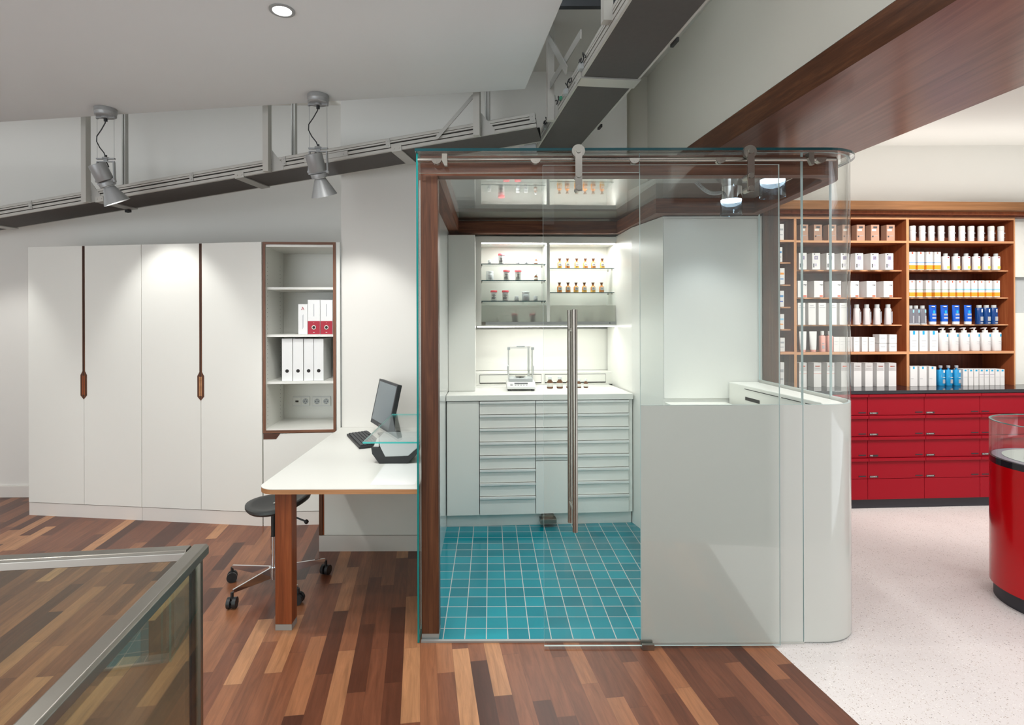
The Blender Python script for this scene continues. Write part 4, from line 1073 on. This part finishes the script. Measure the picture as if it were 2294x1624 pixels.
t = thing('cornice', 'walnut cornice band over the shop shelving', 'cornice', tuple(S.P(uu[0],ws,ztop_+.0015)), S.a)
zt_ = S.h(2150,447.5,ws-.12) - ztop_
lw = S.u(2420,ws)-uu[0]
MB().box(0,lw,-.12,.3,.035,zt_).build('cornice_board', M['cornice'], t, bevel=.003)
MB().box(0,lw,-.06,.3,.012,.0345).build('cornice_step', M['shelf_side'], t)
MB().box(0,lw,-.02,.3,0,.0115).build('cornice_base', M['shelf_back'], t)
# pale wall furniture at the end of the shelving
t = thing('pale_cabinet', 'plain pale cabinet front beyond the last walnut upright', 'cabinet', tuple(S.P(uu[3]+.006,ws,zc_+.001)), S.a)
MB().box(0,.5,.05,.3,0,.62).box(0,.5,.05,.3,.93,1.47).build('cabinet_front', M['white'], t)
MB().box(0,.5,.09,.3,.621,.929).build('open_niche', M['grey'], t)
MB().box(0,.5,.03,.3,.87,.9285).build('niche_light_rail', M['lightgrey'], t) if False else None

# ---- products
def carton(name, lab, cat, grp, px0, px1, ytop, z, depth, mat, patches=(), w=None, yref=None, turn=0.0):
    w = ws+.012 if w is None else w
    a, c = S.u(px0,w), S.u(px1,w); wd = c-a
    hg = S.h((px0+px1)/2, ytop, w) - z - .001
    b = MB().box(-wd/2,wd/2,0,depth,0,hg,0); mats = [M[mat]]; keys = []
    for x0_, x1_, z0_, z1_, mk_, wrap in patches:
        if mk_ not in keys: keys.append(mk_); mats.append(M[mk_])
        mi = keys.index(mk_)+1
        if wrap: b.box(-wd/2-.0004,wd/2+.0004,-.0004,depth*.98,z0_*hg,z1_*hg,mi)
        else: b.box(-wd/2+x0_*wd,-wd/2+x1_*wd,-.0008,-.0003,z0_*hg,z1_*hg,mi)
    o = b.build(name, mats, loc=tuple(S.P((a+c)/2,w,z+.0008)), rz=S.a+turn)
    return tag(o, lab, cat, grp)
def bottle(lab, grp, hw, hd, hb, capw, caph, body, cap='pearl', shoulder=.006, neck=0.0, taper=1.0, patches=(), e=3.5, name='bottle', cat='bottle'):
    t = thing(name, lab, cat, (0,0,0), S.a, grp)
    MB().loft([(0,hw*.96,hd*.96),(.002,hw,hd),(hb-shoulder,hw*taper,hd*taper),(hb,hw*taper*.8 if shoulder > .004 else hw*taper*.97,hd*.8)], 20, e=e).build('bottle_body', M[body], t)
    if caph > 0:
        MB().loft([(hb+.0004+neck,capw,capw),(hb+neck+caph,capw,capw)], 16, e=2.2).build('cap', M[cap], t)
        if neck > 0: MB().loft([(hb+.0002,capw*.6,capw*.6),(hb+neck,capw*.6,capw*.6)], 12, e=2).build('neck', M[body], t)
    for x0_, x1_, z0_, z1_, mk_ in patches:
        MB().box(x0_*hw, x1_*hw, -hd-.0012, -hd+.004, z0_*hb, z1_*hb).build('print', M[mk_], t)
    return t
def putp(o, px, z, hd, w=None):
    w = ws+.012+hd if w is None else w
    o.location = S.P(S.u(px,w), w, z+.0008); o.rotation_euler = (0,0,S.a)
PXM = lambda: S.dep(S.u(2150,ws),ws)/F    # metres per pixel at the shelf front
pm = PXM()
r6 = rows12
NW, MD, OU = 'narrow shelving unit', 'middle shelving unit', 'outer shelving unit'
LV = ['top shelf','second shelf','third shelf','fourth shelf','fifth shelf','counter level']
# middle unit
kp = ((.1,.62,.60,.74,'label',0),(.28,.75,.78,.9,'ink',0),(.12,.3,.22,.32,'ink',0),(.36,.8,.3,.33,'ink_soft',0))
for i, px in enumerate((1793,1824,1856,1888,1920,1952,1987)):
    carton('perfume_carton', f'{ORD[i]} brown carton from the left on the {LV[0]} of the {MD}', 'carton', 'brown cartons on the top shelf', px, px+18, 500, r6[0], .065, 'kraft', kp)
pp = ((.28,.72,.6,.82,'purple',0),(.38,.6,.66,.77,'label',0),(.12,.26,.12,.36,'ink',0),(.34,.4,.2,.36,'purple',0),(.5,.56,.2,.36,'purple',0),(.2,.36,.9,.96,'ink',0))
for i, px in enumerate((1790,1820,1852,1884,1916.6,1951,1984)):
    carton('cosmetic_carton', f'{ORD[i]} white carton with purple circle from the left, {LV[1]}, {MD}', 'carton', 'white cartons with purple circle', px, px+17.6, 563.7, r6[1], .15, 'carton', pp)
wp = ((.62,.95,.74,.78,'ink',0),(.82,.88,.70,.78,'ink',0),(.6,.95,.03,.12,'orange_red',0))
for i, px in enumerate((1787.5,1824,1864,1904,1942,1980)):
    carton('cosmetic_carton', f'{ORD[i]} plain white carton from the left on the {LV[2]}, {MD}', 'carton', 'plain white cartons on the third shelf', px, px+20.5, 626, r6[2], .10, 'carton', wp)
for i, px in enumerate((1787.5,1811,1834,1858,1881)):
    carton('tall_carton', f'{ORD[i]} tall white carton from the left on the {LV[3]}, {MD}', 'carton', 'tall white cartons on the fourth shelf', px, px+16.5, 675.5, r6[3], .07, 'carton', ((.1,.9,.78,.8,'ink_soft',0),(.2,.7,.86,.89,'ink_soft',0)))
for i, px in enumerate((1919,1941.5,1964.5,1989)):
    o = bottle(f'{ORD[i]} pearly bottle with grey cap from the left, {LV[3]}, {MD}', 'pearly bottles on the fourth shelf', 7.2*pm, .018, 36.5*pm, 4.4*pm, 8.5*pm, 'pearl', 'grey', .003, 0, .82, ((.62,.95,.1,.8,'ink_soft'),(.5,.7,.86,.9,'label')))
    putp(o, px, r6[3], .018)
for i, px in enumerate((1798,1821)):
    t = thing('cream_tube', f'white cream tube, {"outer" if i == 0 else "inner"} of two on the {LV[4]}, {MD}', 'tube', (0,0,0), S.a, 'cream tubes on the fifth shelf')
    MB().loft([(.018,.024,.018,2.4),(.05,.027,.017,2.6),(.14,.032,.004,3),(.172,.033,.0015,4)], 20).build('tube_body', M['carton'], t)
    MB().loft([(0,.022,.017),(.0175,.023,.018)], 18, e=2.2).build('cap', M['pink'], t); putp(t, px, r6[4], .02)
for i, px in enumerate((1841.5,1858)):
    o = bottle(f'pink lotion bottle, {"outer" if i == 0 else "inner"} of two on the {LV[4]}, {MD}', 'pink bottles on the fifth shelf', 6.2*pm, .02, 36*pm, 3.6*pm, 9*pm, 'pink', 'carton', .006, .004, 1.0, ((-.5,.2,.5,.56,'ink_soft'),(-.5,.3,.2,.4,'ink_soft')))
    putp(o, px, r6[4], .02)
for i, px in enumerate((1868,1881,1895,1912.8,1931,1947)):
    carton('small_carton', f'{ORD[i]} small white carton from the left on the {LV[4]}, {MD}', 'carton', 'small white cartons on the fifth shelf', px, px+12.6, 752, r6[4], .10, 'carton', ((.15,.8,.7,.72,'ink_soft',0),(.15,.6,.5,.51,'ink_soft',0)))
for i, (px, q) in enumerate(((1969.6,'inner'),(1992,'outer'))):
    zl = S.h(px+8, 765.5, ws+.012)
    carton('square_carton', f'lower white carton of the {q} stack on the {LV[4]}, {MD}', 'carton', 'stacked square cartons', px, px+16.6, 765.5, r6[4], .075, 'carton', ((.2,.8,.55,.6,'ink_soft',0),))
    carton('square_carton', f'upper white carton of the {q} stack on the {LV[4]}, {MD}', 'carton', 'stacked square cartons', px+.2, px+16.8, 745.8, zl+.0015, .075, 'carton', ((.2,.8,.55,.6,'ink_soft',0),))
for i, px in enumerate((1790,1822.6,1852,1884,1912.5,1938,1964,1990.6)):
    carton('tall_carton', f'{ORD[i]} tall white carton from the left at {LV[5]}, {MD}', 'carton', 'tall white cartons on the counter', px, px+16.8, 809.5, r6[5], .085, 'carton', ((0,1,.66,1,'carton_side',0),(.2,.8,.83,.88,'orange_red',0),(.1,.8,.74,.76,'ink_soft',0),(0,1,.55,.56,'orange_red',0) if i < 3 else (.1,.8,.7,.71,'ink_soft',0)))
# narrow unit
for i, (y, x1_, lab) in enumerate(((499,1756.5,'plain white'),(551,1753,'small pale'),(598,1758,'colour printed'),(648.6,1756.5,'blue printed'),(701,1756.8,'orange and blue printed'),(754,1758,'banded pale'),(809,1756.5,'tall white'))):
    carton('small_carton', f'{lab} carton on the {LV[i] if i < 5 else ("sixth shelf" if i == 5 else "counter level")} of the {NW}', 'carton', 'cartons in the narrow unit', x1_-16, x1_, y, rows0[i], .06, 'carton', ((.4,.9,.6,.72,('ink_soft','blue','orange','blue','paleblue','ink_soft','ink_soft')[i],0),(.4,.85,.3,.36,('ink_soft','ink_soft','blue','tube_blue','orange','ink_soft','ink_soft')[i],0)), w=ws+.02)
# outer unit
for i, px in enumerate((2044.6,2066.2,2086.6,2108.5,2132,2154.9,2175.6,2197.5,2220.4,2242.4)):
    t = thing('cylinder_bottle', f'{ORD[i]} white cylindrical bottle from the left on the {LV[0]}, {OU}', 'bottle', (0,0,0), S.a, 'white cylindrical bottles on the top shelf')
    r_ = 5.9*pm; h_ = S.h(px,502.5,ws+.03)-r6[0]
    MB().lathe([(r_*.95,0),(r_,.002),(r_,h_*.72)], n=18).build('bottle_body', M['carton'], t)
    MB().lathe([(r_*1.03,h_*.725),(r_*1.03,h_*.97),(r_*.9,h_)], n=18).build('cap', M['label'], t)
    MB().box(.3*r_,.75*r_,-r_*1.02,-r_*.6,h_*.5,h_*.56).box(.3*r_,.7*r_,-r_*1.02,-r_*.6,h_*.25,h_*.27).build('print', M['ink_soft'], t)
    putp(t, px, r6[0], r_)
for i, px in enumerate((2037.4,2056.3,2075.8,2093.9)):
    carton('sun_care_carton', f'{ORD[i]} white and orange carton from the left on the {LV[1]}, {OU}', 'carton', 'white and orange cartons', px, px+14, 560.3, r6[1], .06, 'carton', ((0,1,.84,1,'carton_side',0),(.38,.6,.88,.99,'orange_red',0),(0,1,.385,.42,'blue',1),(0,1,.02,.25,'orange',1)))
for i, px in enumerate((2118.3,2141.5,2164.5,2186.7,2209.2,2231)):
    o = bottle(f'{ORD[i]} white bottle with yellow square from the left, {LV[1]}, {OU}', 'white bottles with yellow square', 7.9*pm, .02, 30.5*pm, 4*pm, 6.3*pm, 'carton', 'grey', .004, 0, 1.0, ((-.1,.72,.08,.27,'yellow'),(.1,.5,.86,.93,'wine')))
    putp(o, px, r6[1], .02)
for i, px in enumerate((2037.4,2054.8,2074.8,2094.6,2111.3,2127.9,2144.6,2160.8,2176.8,2193.3,2210,2228)):
    carton('sun_care_carton', f'{ORD[i]} white orange carton with {"green" if i < 6 else "blue"} line from the left, {LV[2]}, {OU}', 'carton', 'white and orange cartons in the long row', px, px+12.2, 624, r6[2], .075, 'carton', ((.4,.6,.87,.97,'orange_red',0),(0,1,.44,.46,'green',1) if i < 6 else (0,1,.42,.5,'paleblue',1),(0,1,.05,.29,'orange',1)))
for i, px in enumerate((2037.5,2051.5,2066)):
    o = bottle(f'{ORD[i]} clear water bottle from the left on the {LV[3]}, {OU}', 'clear bottles on the fourth shelf', 7.2*pm, .018, 35*pm, 4.2*pm, 7*pm, 'clearplastic', 'grey', .003, .001, 1.0, ((.3,.7,.75,.93,'paleblue'),(-.9,.9,.0,.05,'label'),(.3,.75,.1,.55,'ink_soft')))
    putp(o, px + (1.5 if i == 0 else 0), r6[3], .018)
for i, px in enumerate((2089,2115,2141,2167.8)):
    t = thing('blue_tube', f'{ORD[i]} blue tube with white foot from the left on the {LV[3]}, {OU}', 'tube', (0,0,0), S.a, 'blue tubes on the fourth shelf')
    MB().loft([(.0235,7.4*pm,.018,2.6),(.06,7.9*pm,.016,2.8),(.125,8.6*pm,.006,3),(.164,8.8*pm,.0018,4)], 20).build('tube_body', M['tube_blue'], t)
    MB().loft([(0,7.2*pm,.017),(.023,7.3*pm,.018)], 18, e=2.6).build('cap', M['carton'], t)
    b = MB().box(-.5*8*pm,.4*8*pm,-.0125,-.003,.148,.156,0).box(-.1*8*pm,.5*8*pm,-.0105,-.0065,.095,.118,1)
    for z in (.078,.085,.05,.056): b.box(-.5*8*pm,.6*8*pm,-.0168,-.0142,z,z+.004,0)
    b.build('print', [M['label'], M['cyan']], t); putp(t, px, r6[3], .018)
for i, px in enumerate((2193,2209.4,2225.9)):
    o = bottle(f'{ORD[i]} dark blue bottle with white cap from the left, {LV[3]}, {OU}', 'dark blue bottles on the fourth shelf', 7.4*pm, .018, 37*pm, 4.6*pm, 6*pm, 'bottle_navy', 'grey', .004, 0, 1.0, ((.2,.55,.72,.92,'label'),(-.1,.75,.2,.46,'ink_soft'),(-.1,.7,.04,.12,'ink_soft')))
    putp(o, px, r6[3], .018)
for i, px in enumerate((2038.6,2060,2083)):
    carton('tall_carton', f'{ORD[i]} white carton with blue square from the left on the {LV[4]}, {OU}', 'carton', 'white cartons with blue square', px, px+18, 737, r6[4], .085, 'carton', ((.36,.62,.81,.99,'cyan',0),(.25,.8,.5,.515,'ink_soft',0),(.25,.8,.36,.37,'ink_soft',0),(.25,.7,.24,.25,'ink_soft',0)))
for i, px in enumerate((2111.5,2134.4,2159,2181.8,2206.3,2230)):
    o = bottle(f'{ORD[i]} white pump bottle with blue mark from the left, {LV[4]}, {OU}', 'white pump bottles', 10.2*pm, .026, 41*pm, 5*pm, 5.6*pm, 'carton', 'label', .003, 0, 1.0, ((.4,.68,.78,.92,'cyan'),(.05,.75,.5,.515,'ink_soft'),(.05,.75,.38,.39,'ink_soft')), name='pump_bottle')
    z = 46.8*pm
    MB().cyl((0,0,z),(0,0,z+.014),.007,12).box(-.011,.011,-.008,.008,z+.0141,z+.021).extr([(-.011,-.004,z+.021),(-.011,-.004,z+.0145),(-.038,-.004,z+.013),(-.04,-.004,z+.0165)], (0,.008,0)).build('pump_head', M['pearl'], o)
    putp(o, px, r6[4], .026)
for i, px in enumerate((2039,2059.5,2081)):
    carton('tall_carton', f'{ORD[i]} white carton with blue mark from the left, {LV[5]}, {OU}', 'carton', 'white cartons on the counter', px, px+15.9, 817, r6[5], .085, 'carton', ((.36,.6,.87,.99,'cyan',0),(.05,.45,.37,.385,'ink_soft',0)))
for i, px in enumerate((2106.5,2123.8,2142)):
    o = bottle(f'{ORD[i]} aqua blue gel bottle from the left, {LV[5]}, {OU}', 'aqua bottles on the counter', 7.5*pm, .02, 36*pm, 3.4*pm, 5*pm, 'bottle_cyan', 'ink_soft', .004, .016, 1.0, ((.25,.7,.82,.98,'label'),(.1,.8,.5,.54,'label'),(.1,.8,.15,.4,'ink_soft')))
    putp(o, px, r6[5], .02)
for i, px in enumerate((2157.6,2170.2,2182,2194,2205.4,2217.6,2229.8,2240.6)):
    carton('narrow_carton', f'{ORD[i]} narrow white carton from the left, {LV[5]}, {OU}', 'carton', 'narrow white cartons on the counter', px, px+9.5, 822.5, r6[5], .09, 'carton', ((.3,.75,.87,.97,'cyan',0),(.1,.9,.52,.53,'ink_soft',0)) + (((0,1,.67,.69,'purple',0),) if 3 <= i <= 5 else ()))

# ================================================================== ROUND RED DISPLAY
t = thing('round_display', 'round red display column with black foot and open glass ring on top', 'display', (3.044,2.909,0))
MB().lathe([(.298,.0005),(.298,.0795)], n=64).build('foot', M['blackmat'], t)
MB().lathe([(.315,.08),(.315,.738)], n=64).build('column', M['red_deep'], t)
MB().lathe([(.3155,.7385),(.3155,.772)], n=64).build('black_band', M['blackgloss'], t)
MB().lathe([(.3154,.7725),(.3154,.968),(.3054,.968),(.3054,.7725)], n=64, caps=False).build('glass_ring', M['glass'], t)
MB().lathe([(.3158,.9682),(.3158,.971),(.3050,.971),(.3050,.9682)], n=64, caps=False).build('glass_rim', M['edge_teal'], t)
MB().lathe([(.3045,.7722),(.3045,.7745)], n=64).build('display_surface', M['pale_violet'], t)
MB().lathe([(.262,.7747),(.262,.7775)], n=64).build('inner_disc', M['disc'], t)
for i, (ax, ay) in enumerate(((-.09,-.06),(-.03,.05),(.03,-.1),(-.16,.03))):
    b = MB()
    for k in range(5):
        a = 2*PI*k/5 + i
        b.cyl((.028*math.cos(a),.028*math.sin(a),0),(.028*math.cos(a),.028*math.sin(a),.007),.013,12)
    b.cyl((0,0,0),(0,0,.006),.017,12)
    tag(b.build('silver_rosette', M['steel'], loc=(3.044+ax,2.909+ay,.7779)), f'{ORD[i]} small silver rosette from the glass edge on the round red display', 'ornament', 'silver rosettes on the round display')

# ================================================================== LIGHT
def area(name, loc, size, power, rot=(0,0,0), col=(1,1,1), sy=None, spread=None):
    l = bpy.data.lights.new(name, 'AREA'); l.energy = power; l.color = col; l.size = size
    if sy: l.shape = 'RECTANGLE'; l.size_y = sy
    if spread: l.spread = math.radians(spread)
    o = bpy.data.objects.new(name, l); COL.objects.link(o); o.location = loc; o.rotation_euler = rot; return o
def spot(name, loc, target, power, ang, blend=.4, rad=.03, col=(1,1,1)):
    l = bpy.data.lights.new(name, 'SPOT'); l.energy = power; l.spot_size = math.radians(ang); l.spot_blend = blend; l.shadow_soft_size = rad; l.color = col
    o = bpy.data.objects.new(name, l); COL.objects.link(o); o.location = loc
    o.rotation_euler = (Vector(target)-Vector(loc)).to_track_quat('-Z','Y').to_euler(); return o
WARM = (1,.995,.975)
for s_, m_, tx, ty in ((sp1, m1, -2.42, 4.2),(sp2, m2, -1.0, 4.17)):
    p = s_.location + (m_ @ Vector((0,0,-.07)))
    spot('spotlight_beam', p, (tx, ty, p.z - (ty-p.y)/math.tan(math.radians(28))), 20, 76, .6, .03, WARM)
spot('spotlight_beam', (-4.1,3.75,2.36), (-4.05,4.4,1.15), 22, 76, .6, .03, WARM)
v = F*DS/(PY - 21.7)
spot('downlight_beam', (XA(634,v),v,H+DS-.015), (XA(634,v),v+.05,0), 60, 130, .6, .04, WARM)
for y in (3.31,2.83): 
    spot('booth_lamp_beam', (1.443,y,2.20), (1.30,y-.05,0), 15, 118, .85, .05)
spot('booth_fill_beam', (.02,3.05,2.76), (.45,3.85,.4), 85, 74, .5, .06, WARM)  # added fill above the glass roof, no fixture, brightens the booth interior
area('cabinet_led', (.55,4.62,zb+ztp-zb-.06), .9, 6, (0,0,B.a), WARM, .02)
for px in (1152,1306):
    q0 = B.P(B.u(px,w1+.04), w1+.04, zb+oz1-.02); q1 = B.P(B.u(px,w1+.2), w1+.24, zb+.06)
    spot('cabinet_fill_spot', q0, q1, 2.2, 58, 1.0, .02, WARM)  # added spots that brighten the lower cabinet, besides the led strips
area('under_cabinet_led', (.45,4.56,zb-.012), 1.0, 2.2, (0,0,B.a), WARM, .02)
# ceiling lamps of the shop hall
for x in (2.6,4.0,5.4):
    for y in (1.7,2.6,3.5):
        spot('shop_ceiling_lamp', (x,y,3.1), (x,y,0), 15 if y < 2 else 26, 150, .8, .05, (1,.985,.975))
spot('shop_shelf_spot', (2.6,3.0,3.0), (3.2,4.7,1.3), 85, 75, .5, .05, (1,.95,.9))
spot('shop_shelf_spot', (3.7,3.0,3.0), (3.9,4.7,1.3), 85, 75, .5, .05, (1,.95,.9))
area('shop_cove_light', (3.8,4.78,2.58), 3.2, 7, (PI,0,0), (1,.98,.95), .08)
# added fill spots without fixtures, soft ambient light for the camera's room
for x, y in ((-3.6,1.6),(-2.2,2.2),(-2.2,1.2),(-.6,1.9),(.1,1.3)):
    spot('hall_fill_spot', (x,y,2.9), (x,y,0), 31, 160, .8, .05, WARM)
wd = bpy.data.worlds.new('world'); SC.world = wd; wd.use_nodes = True
bg = wd.node_tree.nodes['Background']; bg.inputs[0].default_value = (.92,.97,1.02,1); bg.inputs[1].default_value = 2.7

# ================================================================== CAMERA
cam = bpy.data.cameras.new('camera'); co = bpy.data.objects.new('camera', cam); COL.objects.link(co)
cam.sensor_fit = 'HORIZONTAL'; cam.sensor_width = 36; cam.lens = F/2294*36
cam.shift_x = (1147-PX)/2294; cam.shift_y = -(812-PY)/2294
cam.clip_start = .05; cam.clip_end = 60
ROLL = .003
co.location = (0,0,H); co.rotation_euler = (Matrix.Rotation(PI/2,4,'X') @ Matrix.Rotation(-ROLL,4,'Z')).to_euler()
SC.camera = co
vs_ = SC.view_settings; vs_.view_transform = 'Standard'; vs_.look = 'None'; vs_.gamma = 1.0; vs_.use_curve_mapping = False; vs_.exposure = 0.4
SC.cycles.transparent_max_bounces = 40; SC.cycles.max_bounces = 10; SC.cycles.caustics_reflective = False; SC.cycles.caustics_refractive = False
SC.cycles.sample_clamp_indirect = 6.0
